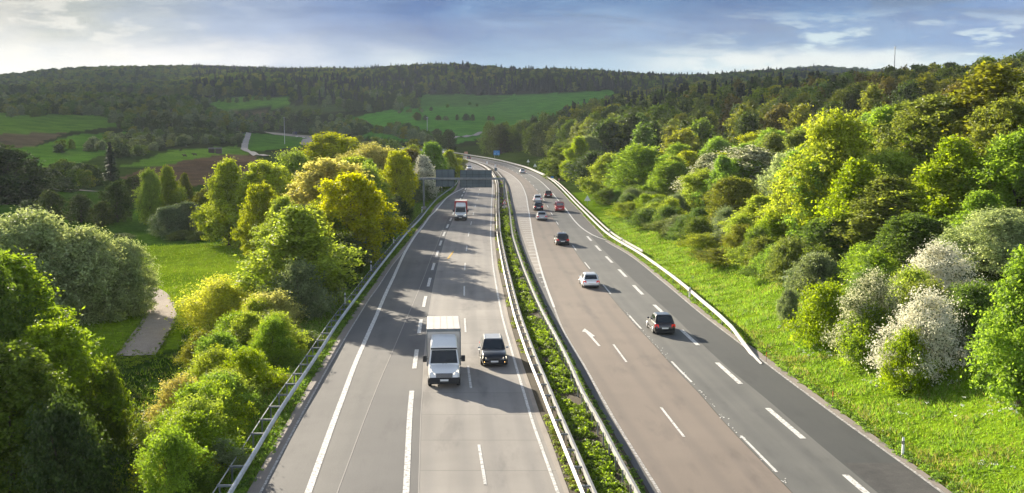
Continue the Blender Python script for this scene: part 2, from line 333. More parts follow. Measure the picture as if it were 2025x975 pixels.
tp(300, 600, 113); tp(345, 640, 102); tp(270, 685, 91); tp(400, 486, 176); tp(480, 540, 135); tc(100, 120, -2.8); tc(0, 95, -2.6)
tp(250, 470, 200); tp(150, 400, 300); tp(250, 380, 350); tp(350, 340, 500); tp(450, 310, 620); tp(100, 330, 520); tc(0, 300, -5.5); tc(450, 300, -4)
tp(100, 290, 700); tp(50, 240, 900); tp(200, 230, 1050); tp(400, 240, 1000); tp(500, 272, 950); tp(650, 277, 950); tp(200, 200, 1400)
tp(400, 215, 1300); tp(480, 195, 1700); tp(510, 264, 1400); tp(560, 270, 1250); tp(450, 262, 1450); tp(640, 276, 1080); tp(600, 262, 1400); tp(620, 210, 1500); tp(800, 240, 1150); tp(850, 272, 850); tp(1000, 230, 1300); tp(1100, 195, 1750)
tp(700, 195, 1800); tp(300, 185, 2200); tp(0, 190, 2200); tp(300, 158, 3200); tp(0, 174, 3300); tp(150, 164, 3200); tp(550, 157, 3500); tp(700, 154, 3200); tp(450, 158, 3300)
tp(920, 147, 2350); tp(800, 152, 2500); tp(1100, 155, 2300); tp(1250, 163, 2250); tp(1400, 172, 2300); tp(1550, 172, 2600); tp(1000, 190, 1850)
tp(1750, 180, 2300); tp(2025, 190, 2300)
for px, py in ((-100, 190), (300, 182), (600, 180), (1000, 178), (1400, 168), (1550, 153), (1700, 148), (1850, 152), (2100, 160)): tp(px, py, 5000)
for px in (0, 500, 1000, 1500, 2025): tc(px, 6500, 120)
for px in (1050, 1200, 1400, 1600, 1800): tc(px, 3400, 95)
for px, D, z in ((560, 110, -1.2), (640, 150, -1.5), (500, 160, -3.2), (760, 200, -1.5), (600, 220, -3.4), (820, 300, -1), (700, 330, -4), (860, 430, 0),
                 (600, 450, -5), (780, 600, -2), (860, 600, 0), (1012, 100, 0), (1012, 250, 0), (980, 450, 0), (930, 620, 1),
                 (1300, 150, 1), (1500, 120, 2.6), (1700, 100, 3.6), (2000, 90, 6), (2000, 60, 2.6), (2025, 40, 2.0), (1850, 63, 1.6), (1600, 80, 1.6),
                 (1200, 300, 1), (1500, 300, 7), (1800, 300, 14), (2050, 300, 20), (1500, 200, 5), (1750, 180, 10), (2000, 170, 14), (1350, 210, 2.2),
                 (1100, 500, 5), (1300, 500, 12), (1600, 500, 20), (1900, 500, 27), (1030, 700, 5), (1200, 700, 17), (1500, 800, 31), (1800, 800, 33),
                 (2025, 800, 34), (980, 900, 6), (1200, 1200, 28), (1600, 1300, 36), (1900, 1300, 40)): tc(px, D, z)
TC = np.array(TC); _sc = np.array([1 / 6.0, 3.0])
def _feat(a, l): return np.stack([a * _sc[0], l * _sc[1]], -1)
_fc = _feat(TC[:, 0], TC[:, 1])
def _phi(r2): return np.where(r2 > 1e-12, .5 * r2 * np.log(np.maximum(r2, 1e-12)), 0)
_n = len(TC); _K = np.zeros((_n + 3, _n + 3)); _d2 = ((_fc[:, None] - _fc[None]) ** 2).sum(-1)
_K[:_n, :_n] = _phi(_d2) + np.eye(_n) * .02; _K[:_n, _n] = 1; _K[:_n, _n + 1:] = _fc; _K[_n:, :_n] = _K[:_n, _n:].T
_w = np.linalg.solve(_K, np.concatenate([TC[:, 2], [0, 0, 0]]))
def base(x, y):
    x = np.asarray(x, float); y = np.asarray(y, float); sh = x.shape; x = x.ravel(); y = y.ravel(); out = np.empty(len(x))
    for i in range(0, len(x), 20000):
        xx, yy = x[i:i + 20000], y[i:i + 20000]; r = np.maximum(np.hypot(xx, yy), 8)
        f = _feat(np.degrees(np.arctan2(xx, yy)), np.log(r))
        d2 = ((f[:, None] - _fc[None]) ** 2).sum(-1); out[i:i + 20000] = _phi(d2) @ _w[:_n] + _w[_n] + f @ _w[_n + 1:]
    return out.reshape(sh)
def hnoise(x, y, s, seed=0):
    r_ = np.random.RandomState(seed); o = 0
    for i in range(5):
        a = r_.uniform(0, 6.28); k = 2 * math.pi / (s * r_.uniform(.6, 1.6)); o = o + np.sin((x * math.cos(a) + y * math.sin(a)) * k + r_.uniform(0, 6)) 
    return o / 5
def T(x, y, road=True):
    x = np.asarray(x, float); y = np.asarray(y, float); b = base(x, y)
    r = np.hypot(x, y); b = b + hnoise(x, y, 45, 1) * np.clip(r / 400, .15, 1.6) + hnoise(x, y, 14, 2) * .18
    b = b + (hnoise(x, y, 1300, 91) * 1.2 + hnoise(x, y, 620, 92) * .7) * 16 * np.clip((r - 1700) / 900, 0, 1)
    xl = X('LR', y) - 1.2; xr = np.maximum(X('N', y) + .9, np.where(y > 74, X('L', y) + .8, -1e3))
    dl = np.maximum(xl - x, 0); dr = np.maximum(x - xr, 0); dd = np.where(x < xl, dl / 11.0, dr / 9.0)
    dd = np.clip(dd, 0, 1); k = dd * dd * (3 - 2 * dd)
    k = np.maximum(k, np.clip((y - 1380) / 90, 0, 1)); k = np.where(y < -60, 1.0, k)
    return b * k + (roadz(y) - .12) * (1 - k)
def ground(x, y): return float(T(np.array([x]), np.array([y]))[0])
_DS = np.exp(np.linspace(math.log(18), math.log(6300), 900))
def hit(px, py, dmin=18):
    """where the line of sight through a photo pixel first meets the terrain"""
    x, dy, dz = px_dir(px, py); t = _DS / dy; gx = x * t; gz = CH + dz * t; h = T(gx, _DS); ok = (gz < h) & (_DS > dmin)
    i = int(np.argmax(ok)) if ok.any() else len(_DS) - 1
    return float(gx[i]), float(_DS[i]), float(h[i])
def inpoly(px, py, poly):
    c_ = np.zeros(px.shape, bool); n_ = len(poly)
    for i in range(n_):
        x0, y0 = poly[i]; x1, y1 = poly[(i + 1) % n_]
        if y0 == y1: continue
        c_ ^= ((y0 > py) != (y1 > py)) & (px < (x1 - x0) * (py - y0) / (y1 - y0) + x0)
    return c_
def toPix(x, y, z):
    dp = np.maximum(y * cc - (z - CH) * cs, 1.0); up = y * cs + (z - CH) * cc
    return 1012.5 + CF * x / dp, 487.5 - CF * up / dp
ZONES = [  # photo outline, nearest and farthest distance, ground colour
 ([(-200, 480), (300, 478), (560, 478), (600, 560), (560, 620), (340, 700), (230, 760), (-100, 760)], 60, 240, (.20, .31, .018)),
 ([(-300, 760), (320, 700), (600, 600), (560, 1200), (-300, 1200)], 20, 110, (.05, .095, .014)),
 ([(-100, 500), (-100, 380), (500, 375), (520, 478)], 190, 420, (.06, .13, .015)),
 ([(235, 352), (290, 332), (430, 306), (505, 308), (540, 335), (430, 365), (300, 372)], 300, 900, (.115, .082, .060)),
 ([(-100, 268), (132, 262), (60, 292), (-100, 294)], 500, 1400, (.125, .10, .065)),
 ([(-100, 222), (190, 228), (270, 246), (132, 262), (-100, 268)], 600, 1600, (.105, .21, .025)),
 ([(-100, 294), (60, 292), (150, 266), (250, 262), (220, 300), (100, 345), (-50, 340)], 400, 1200, (.085, .20, .02)),
 ([(240, 330), (330, 300), (470, 288), (500, 305), (430, 306), (290, 332)], 350, 1100, (.10, .20, .025)),
 ([(395, 205), (470, 192), (572, 192), (575, 208), (440, 220)], 900, 2600, (.12, .25, .03)),
 ([(555, 208), (670, 206), (690, 218), (560, 222)], 900, 2300, (.085, .12, .04)),
 ([(340, 214), (440, 220), (500, 222), (470, 232), (390, 228)], 900, 2300, (.10, .16, .03)),
 ([(440, 222), (560, 220), (510, 232), (450, 232)], 900, 2000, (.13, .10, .06)),
 ([(672, 236), (800, 212), (900, 192), (1230, 178), (1230, 205), (1040, 262), (960, 272), (880, 290), (720, 268)], 620, 2600, (.075, .225, .028)),
 ([(480, 262), (625, 272), (600, 292), (480, 300)], 500, 1300, (.08, .20, .022)),
 ([(780, 188), (900, 186), (1010, 192), (960, 210), (800, 212)], 1100, 2600, (.07, .17, .03)),
]
th_f = np.arange(-39, 39.001, .12); th_c = np.concatenate([np.arange(-180, -39, 5.0), np.array([-41., -40]), th_f, np.array([40., 41]), np.arange(45, 180, 5.0)])
th = np.unique(np.round(th_c, 4)); rad = np.concatenate([[0.5, 3, 6], np.exp(np.linspace(math.log(9), math.log(6500), 400))])
A_, R_ = np.meshgrid(np.radians(th), rad); gx = (np.sin(A_) * R_).ravel(); gy = (np.cos(A_) * R_).ravel()
gz = T(gx, gy); nth = len(th)
ii = np.arange(len(rad) - 1)[:, None] * nth + np.arange(nth)[None]; jj = np.arange(len(rad) - 1)[:, None] * nth + (np.arange(nth)[None] + 1) % nth
Fq = np.stack([ii, jj, jj + nth, ii + nth], -1).reshape(-1, 4)
me = npmesh('ground', np.stack([gx, gy, gz], -1), Fq, True)
rr = np.hypot(gx, gy)
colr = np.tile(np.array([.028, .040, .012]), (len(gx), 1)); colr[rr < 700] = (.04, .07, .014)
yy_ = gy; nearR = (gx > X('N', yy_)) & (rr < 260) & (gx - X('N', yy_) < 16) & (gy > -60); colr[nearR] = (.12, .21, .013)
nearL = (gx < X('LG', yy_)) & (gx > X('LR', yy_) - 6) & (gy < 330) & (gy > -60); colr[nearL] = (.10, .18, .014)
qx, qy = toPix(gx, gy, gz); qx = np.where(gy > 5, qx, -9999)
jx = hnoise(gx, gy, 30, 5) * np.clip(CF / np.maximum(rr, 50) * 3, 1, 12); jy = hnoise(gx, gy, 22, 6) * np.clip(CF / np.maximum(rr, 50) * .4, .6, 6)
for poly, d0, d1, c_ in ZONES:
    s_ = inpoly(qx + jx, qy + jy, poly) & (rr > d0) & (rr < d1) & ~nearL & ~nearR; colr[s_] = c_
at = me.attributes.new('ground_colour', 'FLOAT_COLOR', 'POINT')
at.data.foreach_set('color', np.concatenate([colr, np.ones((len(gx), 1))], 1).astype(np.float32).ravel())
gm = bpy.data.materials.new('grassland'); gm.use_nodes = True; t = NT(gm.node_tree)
ac = t.n('ShaderNodeAttribute', _attribute_name='ground_colour').outputs['Color']; tcg = t.n('ShaderNodeNewGeometry').outputs['Position']
n1 = t.noise(tcg, .06, 6, .6); n2 = t.noise(tcg, 1.6, 5, .65); n3 = t.noise(tcg, .012, 4, .6)
c = t.mix(t.ss(n1, .3, .7), t.mix(1.0, ac, (.72, .76, .7), 'MULTIPLY'), t.mix(1.0, ac, (1.3, 1.22, 1.15), 'MULTIPLY'))
c = t.mix(t.ss(n2, .3, .72), t.mix(1.0, c, (.62, .66, .6), 'MULTIPLY'), t.mix(1.0, c, (1.3, 1.25, 1.1), 'MULTIPLY'))
c = t.mix(t.m('MULTIPLY', t.ss(n3, .45, .75), .35), c, t.mix(1.0, c, (1.25, 1.05, .8), 'MULTIPLY'))
bp = t.n('ShaderNodeBump', Strength=.9, Distance=.35, Height=t.m('ADD', n2, t.m('MULTIPLY', t.noise(tcg, 6.0, 3, .6), .5)))
b_ = t.n('ShaderNodeBsdfPrincipled', Base__Color=c, Roughness=.9, Normal=bp.outputs[0]); b_.inputs['Specular IOR Level'].default_value = .0
t.n('ShaderNodeOutputMaterial', Surface=b_.outputs[0])
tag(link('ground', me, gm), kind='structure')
# ------------------------------------------------------------------ road surfaces
YR = np.concatenate([np.arange(-50, 120, 2.0), np.arange(120, 420, 4.0), np.arange(420, 1640, 9.0)])
def strip(name, k0, o0, k1, o1, y0, y1, z, mat, kind='structure', thick=None):
    ys = np.unique(np.concatenate([[y0], YR[(YR > y0) & (YR < y1)], [y1]]))
    a, b = X(k0, ys, o0), X(k1, ys, o1); zz = roadz(ys) + z; b = np.maximum(b, a + .001)
    nc = 1 if thick is None else 1
    V = np.concatenate([np.stack([a, ys, zz], -1), np.stack([b, ys, zz], -1)]); n = len(ys); i = np.arange(n - 1)
    Fs = np.stack([i, i + n, i + n + 1, i + 1], -1)
    me_ = npmesh(name, V, Fs); la = me_.attributes.new('lateral', 'FLOAT', 'POINT'); e_ = X('E', ys); la.data.foreach_set('value', np.concatenate([a - e_, b - e_]).astype(np.float32))
    o = link(name, me_, mat); tag(o, kind=kind); return o
def asphalt(name, a, b, scale=.35, grain=.12, streak=.25, rough=.75, tracks=(), joints=0.0, patch=.5):
    m = bpy.data.materials.new(name); m.use_nodes = True; t = NT(m.node_tree); P_ = t.n('ShaderNodeNewGeometry').outputs['Position']
    s3 = t.n('ShaderNodeSeparateXYZ', i0=P_)
    # coordinates that follow the road: lanes' wear runs along Y with a slight drift in X
    cur = t.m('ADD', s3.outputs[0], t.m('MULTIPLY', s3.outputs[1], .05))
    sv = t.n('ShaderNodeCombineXYZ', X=t.m('MULTIPLY', cur, 1.1), Y=t.m('MULTIPLY', s3.outputs[1], .015), Z=0.0).outputs[0]
    st = t.noise(sv, 1.0, 3, .5); bl = t.noise(P_, scale, 5, .6); gr = t.noise(P_, 14.0, 2, .7); pt = t.noise(P_, .05, 3, .5)
    f = t.m('ADD', t.m('MULTIPLY', t.ss(st, .3, .7), streak), t.m('ADD', t.m('MULTIPLY', t.ss(bl, .3, .7), .35), t.m('MULTIPLY', t.ss(pt, .3, .7), .4)))
    c = t.mix(f, a, b); c = t.mix(t.ss(gr, .25, .75), t.mix(1.0, c, (1 - grain,) * 3, 'MULTIPLY'), t.mix(1.0, c, (1 + grain,) * 3, 'MULTIPLY'))
    lat = t.n('ShaderNodeAttribute', _attribute_name='lateral').outputs['Fac']
    wob = t.m('MULTIPLY', t.m('SUBTRACT', t.noise(t.n('ShaderNodeCombineXYZ', X=0.0, Y=t.m('MULTIPLY', s3.outputs[1], .05), Z=0.0).outputs[0], 1.0, 2, .5), .5), .5)
    for k_, tr_ in enumerate(tracks):
        dd_ = t.m('ABSOLUTE', t.m('ADD', t.m('SUBTRACT', lat, tr_), wob)); g_ = t.ss(dd_, .55, .05)
        c = t.mix(t.m('MULTIPLY', g_, t.ss(st, .2, .8, .25, .6)), c, t.mix(1.0, c, (.70, .72, .76), 'MULTIPLY'))
    if joints:
        fr = t.m('FRACT', t.m('DIVIDE', s3.outputs[1], joints)); c = t.mix(t.m('MULTIPLY', t.m('LESS_THAN', fr, .06 / joints * 1.6), .45), c, (.10, .095, .09))
        fl_ = t.n('ShaderNodeTexWhiteNoise', _noise_dimensions='1D', W=t.m('ADD', t.m('FLOOR', t.m('DIVIDE', s3.outputs[1], joints)), t.m('MULTIPLY', t.m('FLOOR', t.m('DIVIDE', lat, 3.6)), 37.0))).outputs[0]
        c = t.mix(t.m('MULTIPLY', fl_, .35), c, t.mix(1.0, c, (.80, .79, .78), 'MULTIPLY'))
    pn_ = t.noise(t.n('ShaderNodeCombineXYZ', X=t.m('MULTIPLY', cur, .55), Y=t.m('MULTIPLY', s3.outputs[1], .13), Z=2.0).outputs[0], 1.0, 5, .65)
    c = t.mix(t.m('MULTIPLY', t.ss(pn_, .52, .68), patch), c, t.mix(1.0, c, (.62, .62, .65), 'MULTIPLY'))
    bp = t.n('ShaderNodeBump', Strength=.15, Distance=.02, Height=gr)
    b_ = t.n('ShaderNodeBsdfPrincipled', Base__Color=c, Roughness=rough, Normal=bp.outputs[0]); b_.inputs['Specular IOR Level'].default_value = .4
    t.n('ShaderNodeOutputMaterial', Surface=b_.outputs[0]); return m
AS = dict(shoulder=asphalt('asphalt_shoulder', (.092, .089, .087), (.145, .138, .13)), slow=asphalt('asphalt_slow_lane', (.100, .097, .093), (.160, .153, .143), streak=.3, tracks=(-11.3, -9.5)),
    edge=asphalt('asphalt_joint_strip', (.085, .084, .085), (.12, .117, .115)), conc=asphalt('concrete_lanes', (.20, .186, .17), (.315, .29, .262), .2, .06, .35, tracks=(-7.3, -5.5, -3.9, -2.1), joints=5.0, patch=.6),
    verge=asphalt('concrete_edge', (.27, .235, .20), (.36, .32, .28), .5, .1, .1), brown=asphalt('brown_asphalt', (.165, .134, .110), (.218, .178, .146), .25, .10, .15, tracks=(6.6, 8.3, 3.9)),
    mid=asphalt('grey_asphalt', (.088, .09, .086), (.135, .134, .124), .2, .08, .45, tracks=(10.4, 12.1)), dark=asphalt('new_asphalt', (.042, .046, .046), (.062, .064, .062), .25, .08, .2),
    gut=asphalt('gutter_concrete', (.20, .17, .145), (.29, .25, .21), .6, .12, .1), soil=asphalt('bare_soil', (.05, .036, .022), (.09, .07, .035), 1.2, .3, .05, .95),
    gdark=asphalt('old_edge_asphalt', (.075, .075, .078), (.105, .105, .105), .5, .1, .2))
Y0, Y1 = -50, 1400
strip('road_left_carriageway', 'LG', 0, 'S', 0, Y0, Y1, 0, AS['shoulder'])
strip('slow_lane_surface', 'LS', .25, 'S', 0, Y0, 290, .004, AS['slow'])
strip('joint_lane_surface', 'S', .02, 'Cc', 0, Y0, Y1, 0, AS['edge'])
strip('concrete_lane_surface', 'Cc', .02, 'Dr', 0, Y0, Y1, 0, AS['conc'])
strip('concrete_edge_strip', 'D', .3, 'Dr', -.02, Y0, 1000, .004, AS['verge'])
strip('edge_gutter', 'LG', 0, 'LG', .55, Y0, 1000, .006, AS['gut'])
strip('median_strip', 'Dr', .02, 'R', -.02, Y0, Y1, .012, AS['soil'])
strip('road_right_carriageway', 'R', 0, 'Q', 0, Y0, Y1, 0, AS['brown'])
strip('median_gutter', 'R', 0, 'G', -.1, Y0, 330, .004, AS['gdark'])
strip('hatched_area_surface', 'R', .5, 'G', 0, 118, 520, .008, AS['verge'])
strip('middle_lane_surface', 'Q', .02, 'N', 0, Y0, Y1, 0, AS['mid'])
strip('right_lane_surface', 'P', 0, 'N', 0, Y0, 158, .004, AS['dark'])
strip('right_lane_surface', 'M', 0, 'N', 0, 158.3, Y1, .004, asphalt('hard_shoulder_asphalt', (.075, .072, .07), (.105, .10, .095)))
strip('right_gutter', 'K', .1, 'N', 0, Y0, 152, .008, AS['gut'])
strip('right_gutter', 'N', -.25, 'N', 0, 152.3, 700, .008, AS['gut'])
# painted markings
def paint(name, col, wear):
    m = bpy.data.materials.new(name); m.use_nodes = True; t = NT(m.node_tree); P_ = t.n('ShaderNodeNewGeometry').outputs['Position']
    n_ = t.noise(P_, 5.0, 5, .7); c = t.mix(t.ss(n_, wear, wear + .2), (.22, .205, .19), col)
    b_ = t.n('ShaderNodeBsdfPrincipled', Base__Color=c, Roughness=.6); t.n('ShaderNodeOutputMaterial', Surface=b_.outputs[0]); return m
PW = paint('road_paint', (.66, .65, .62), .34); PO = paint('worn_road_paint', (.55, .53, .50), .42)
def marks(name, runs, mat, z=.016):
    """runs: (line, offset, width, y0, y1)"""
    V = []; Fs = []; nv = 0
    for k, off, wd, y0, y1 in runs:
        ys = np.unique(np.concatenate([[y0], YR[(YR > y0) & (YR < y1)], [y1]])); x_ = X(k, ys, off); n = len(ys); zz = roadz(ys) + z
        V += [np.stack([x_ - wd / 2, ys, zz], -1), np.stack([x_ + wd / 2, ys, zz], -1)]; i = np.arange(n - 1) + nv
        Fs.append(np.stack([i, i + n, i + n + 1, i + 1], -1)); nv += 2 * n
    o = link(name, npmesh(name, np.concatenate(V), np.concatenate(Fs)), mat); return tag(o, kind='structure')
def dashes(k, y0, period, ln, y1, wd, off=0.0):
    out = []; y = y0
    while y < y1: out.append((k, off, wd, y, y + ln)); y += period
    return out
marks('lane_marking', [('LS', 0, .32, -50, 276), ('LS', 1.4, .3, 276, 560)], PW)
marks('lane_marking', [('B', 0, .30, -50, 65.5)] + dashes('B', 71.6, 12.3, 6.2, 420, .30), PW)
marks('lane_marking', dashes('C', 47.6 - 36, 18.2, 6.2, 620, .15), PW)
marks('lane_marking', [('D', 0, .16, -50, 900)], PW)
marks('lane_marking', [('G', 0, .16, -50, 96)], PO)
marks('lane_marking', [('G', 0, .22, 96, 560)], PW)
marks('lane_marking', dashes('H', 55.6 - 36, 18.0, 6.0, 90, .15), PW)
marks('lane_marking', dashes('Q', 49.8 - 36, 18.0, 6.0, 640, .15, .22), PW)
marks('lane_marking', dashes('J', 55.9 - 36.6, 12.0, 6.1, 160, .33), PW)
marks('lane_marking', [('M', 0, .22, 152.6, 900)], PW)
marks('lane_marking', [('K', 0, .16, -50, 151)], PO)
marks('pavement_joint', [('S', 0, .05, -50, 170), ('Cc', .02, .05, -50, 420)], pmat('joint_line', (.30, .28, .26), .8), .010)
marks('edge_line', [('LG', .62, .12, -50, 140)], PO)
# hatching between the median and the second carriageway
V = []; Fs = []; y = 108.0; q = 0
while y < 345:
    xa = float(X('R', y)) + (.55 if y < 140 else .9); xb = float(X('G', y))
    if xb - xa > .3:
        w_ = .36; s_ = (xb - xa) * .22
        V += [(xa, y, .0135), (xb, y + s_, .0135), (xb, y + s_ + w_, .0135), (xa, y + w_, .0135)]; Fs.append((q, q + 1, q + 2, q + 3)); q += 4
    y += 3.4
tag(link('hatch_marking', npmesh('hatch_marking', V, Fs), PW), kind='structure')
# lane arrow
ax, ay = 6.25, 79.0
shape = [(.45, 0), (.75, 0), (.38, 4.2), (.75, 4.4), (-.05, 8.2), (-.62, 6.6), (-.22, 6.4), (.05, 4.2)]
V = [(ax + p[0] * .62 - p[1] * .03, ay + p[1] * .85, .018) for p in shape]
bm = bmesh.new(); bm.faces.new([bm.verts.new(p) for p in V]); bmesh.ops.triangulate(bm, faces=bm.faces[:]); bmesh.ops.recalc_face_normals(bm, faces=bm.faces[:])
me = bpy.data.meshes.new('arrow_marking'); bm.to_mesh(me); tag(link('arrow_marking', me, PW), kind='structure')
# small yellow works mark and tar patch
V = [(-8.1, 131, .018), (-7.85, 131, .018), (-7.6, 139, .018), (-7.8, 139, .018)]
tag(link('yellow_marking', npmesh('yellow_marking', V, [(0, 1, 2, 3)]), pmat('yellow_paint', (.65, .38, .04), .6)), kind='structure')
V = [(float(X('P', y_)) + o_, y_, .0125) for y_, o_ in ((43, .1), (43, 1.9), (50.5, 2.5), (51.6, .1))]
V = [(float(X('P', 44)) + .1, 44, .0125), (float(X('N', 44)) - .6, 44, .0125), (float(X('N', 51.2)) - .6, 51.2, .0125), (float(X('P', 51.2)) + .1, 51.2, .0125)]
tag(link('asphalt_patch', npmesh('asphalt_patch', V, [(0, 1, 2, 3)]), asphalt('patched_asphalt', (.03, .031, .031), (.09, .085, .08), 1.5, .2)), kind='structure')
# crumbled white flecks along the brown and grey joint
rs = np.random.RandomState(4); V = []; Fs = []; q = 0
for i in range(110):
    y = rs.uniform(42, 95); x_ = float(X('Q', y)) + .18 + rs.normal() * .09; a = rs.uniform(.015, .05); b_ = rs.uniform(.03, .12)
    V += [(x_ - a, y - b_, .019), (x_ + a, y - b_ * .6, .019), (x_ + a * .7, y + b_, .019), (x_ - a, y + b_ * .7, .019)]; Fs.append((q, q + 1, q + 2, q + 3)); q += 4
tag(link('worn_paint_flecks', npmesh('worn_paint_flecks', V, Fs), PW), kind='structure')
def track(name, pix, width, mat, dmin=18, lift=.06):
    """a path draped on the terrain through photo points"""
    pts = [hit(px, py, dmin)[:2] for px, py in pix]; P2 = []
    for a, b in zip(pts[:-1], pts[1:]):
        n = max(2, int(math.hypot(b[0] - a[0], b[1] - a[1]) / (2.0 if dmin < 300 else 6.0))); P2 += [(a[0] + (b[0] - a[0]) * i / n, a[1] + (b[1] - a[1]) * i / n) for i in range(n)]
    P2.append(pts[-1]); P2 = np.array(P2)
    if len(P2) > 12:
        k = np.hanning(11); k /= k.sum(); pad = np.concatenate([np.repeat(P2[:1], 5, 0), P2, np.repeat(P2[-1:], 5, 0)])
        P2 = np.stack([np.convolve(pad[:, 0], k, 'valid'), np.convolve(pad[:, 1], k, 'valid')], -1)
    tg = np.gradient(P2, axis=0); tg /= np.maximum(np.linalg.norm(tg, axis=1, keepdims=True), 1e-6); nr = np.stack([-tg[:, 1], tg[:, 0]], -1)
    cols = []
    for s_ in np.linspace(-.5, .5, 4): Q_ = P2 + nr * width * s_; cols.append(np.stack([Q_[:, 0], Q_[:, 1], T(Q_[:, 0], Q_[:, 1]) + lift], -1))
    n = len(P2); V = np.concatenate(cols); i = np.arange(n - 1); Fs = np.concatenate([np.stack([i + k * n, i + 1 + k * n, i + 1 + (k + 1) * n, i + (k + 1) * n], -1) for k in range(3)])
    return tag(link(name, npmesh(name, V, Fs), mat), kind='structure')
gravel = asphalt('gravel_path', (.32, .255, .20), (.46, .38, .30), 1.2, .25, .1, .95)
track('gravel_path', [(262, 716), (277, 694), (306, 657), (321, 622), (308, 588), (280, 570)], 3.2, gravel, lift=.12)
pale = asphalt('farm_track_gravel', (.24, .22, .20), (.34, .31, .28), .5, .1)
track('farm_track', [(860, 282), (905, 272), (950, 264), (1000, 256), (1040, 250)], 5, pale, 400, .9)
track('farm_track', [(530, 312), (500, 304), (482, 298), (486, 280), (492, 264)], 4.5, pale, 400, .7)
track('farm_track', [(608, 275), (606, 290)], 9, pale, 400, .7)
track('farm_track', [(90, 375), (150, 377), (215, 380)], 3, gravel, 200, .25)
# ------------------------------------------------------------------ guard rails
def wbeam(name, k, off, y0, y1, ztop, hgt, mat, parent, side=1, w=.08, step=4.0, endramp=None):
    """corrugated beam following a road line; side = which way the face bulges"""
    ys = np.unique(np.concatenate([np.arange(y0, min(y1, 200), 2.0), np.arange(min(y1, 200), y1, step), [y1]]))
    prof = [(0, 0), (side * w, -.05), (side * w, -.1), (side * w * .35, -.155), (side * w, -.21), (side * w, -.26), (0, -hgt), (-side * .015, -hgt), (-side * .015, 0)]
    x_ = X(k, ys, off); zz = roadz(ys) + ztop
    if endramp: zz = zz - np.clip((endramp - ys) / 9.0, 0, 1) * (ztop - .06) * np.where(ys < endramp, 1, 0)
    n = len(ys); m = len(prof); V = np.concatenate([np.stack([x_ + p[0], ys, zz + p[1]], -1) for p in prof]); i = np.arange(n - 1)
    Fs = np.concatenate([np.stack([i + a * n, i + 1 + a * n, i + 1 + ((a + 1) % m) * n, i + ((a + 1) % m) * n], -1) for a in range(m)])
    return link(name, npmesh(name, V, Fs), mat, parent)
def rail(name, label, cat, k, y0, y1, build):
    r = empty(name, (0, 0, 0)); tag(r, label, cat); build(r); return r
def posts(parent, k, off, ys, h, zr=0.0, w=.07, mat=None, arm=None):
    for j, y in enumerate(ys):
        x_ = float(X(k, y, off)); g = float(roadz(y)) - .3
        b = MB().box(-w / 2, w / 2, -.05, .05, 0, h + .3)
        b.build('post', mat or M['steel'], parent, (x_, y, g))
        if arm: MB().box(min(arm), max(arm), -.06, .06, -.09, 0).build('spacer_arm', M['steel'], parent, (x_, y, g + h + .3))
def postmass(parent, k, off, ys, h, mat=None):
    b = MB()
    for y in ys:
        x_ = float(X(k, y, off)); g = float(roadz(y)) - .3; b.box(x_ - .035, x_ + .035, y - .05, y + .05, g, g + h + .3)
    tag(b.build('distant_posts', mat or M['steel'], parent), kind='stuff')
def railL(r):   # left verge: beam on spacer arms, strap behind
    wbeam('beam', 'LR', 0, 28, 300, .78, .31, M['galv'], r, 1)
    wbeam('distant_beam', 'LR', 0, 300, 560, .78, .31, M['galv'], r, 1)
    posts(r, 'LR', -.62, np.arange(30, 190, 2.0 * 1.33), .72, arm=(-.12, .56)); postmass(r, 'LR', -.62, np.arange(190, 330, 4.0), .72)
    V = []; ys = np.arange(28, 190, 2.66); x_ = X('LR', ys, -.74)
    b = MB()
    for i in range(len(ys) - 1): b.tube((x_[i], ys[i], .62), (x_[i + 1], ys[i + 1], .62), .03, n=4, cap=False)
    b.build('tension_strap', M['galv'], r)
rail('guard_rail', 'grey steel guard rail on spaced arms along the left grass verge below the tree row', 'guard rail', 'LR', 28, 560, railL)
def railE(r):   # median, two beams back to back on a shared spacer
    wbeam('beam', 'E', .02, 28, 920, .78, .31, M['galvlit'], r, 1, .13); wbeam('beam', 'E', -.42, 28, 920, .74, .31, M['galvlit'], r, -1, .07)
    posts(r, 'E', -.2, np.arange(30, 150, 2.66), .7, arm=(-.22, .22)); postmass(r, 'E', -.2, np.arange(150, 420, 4.0), .7)
rail('guard_rail', 'double sided pale guard rail on the left edge of the planted median', 'guard rail', 'E', 28, 920, railE)
def railF(r):
    wbeam('beam', 'F', 0, 28, 900, .78, .31, M['galvlit'], r, 1, .14)
    posts(r, 'F', -.1, np.arange(30, 170, 2.0), .72); postmass(r, 'F', -.1, np.arange(170, 420, 4.0), .72)
rail('guard_rail', 'single pale guard rail on the right edge of the planted median with tall dark posts', 'guard rail', 'F', 28, 900, railF)
def railR(r):
    wbeam('beam', 'L', 0, 73, 640, .78, .31, M['galvlit'], r, -1, .13, endramp=83)
    wbeam('beam', 'L', .75, 134, 640, .78, .31, M['galvlit'], r, 1, .10)
    posts(r, 'L', .1, np.arange(84, 300, 4.0), .72)
rail('guard_rail', 'pale guard rail along the outer right verge, sloping into the grass at its near end', 'guard rail', 'L', 73, 640, railR)
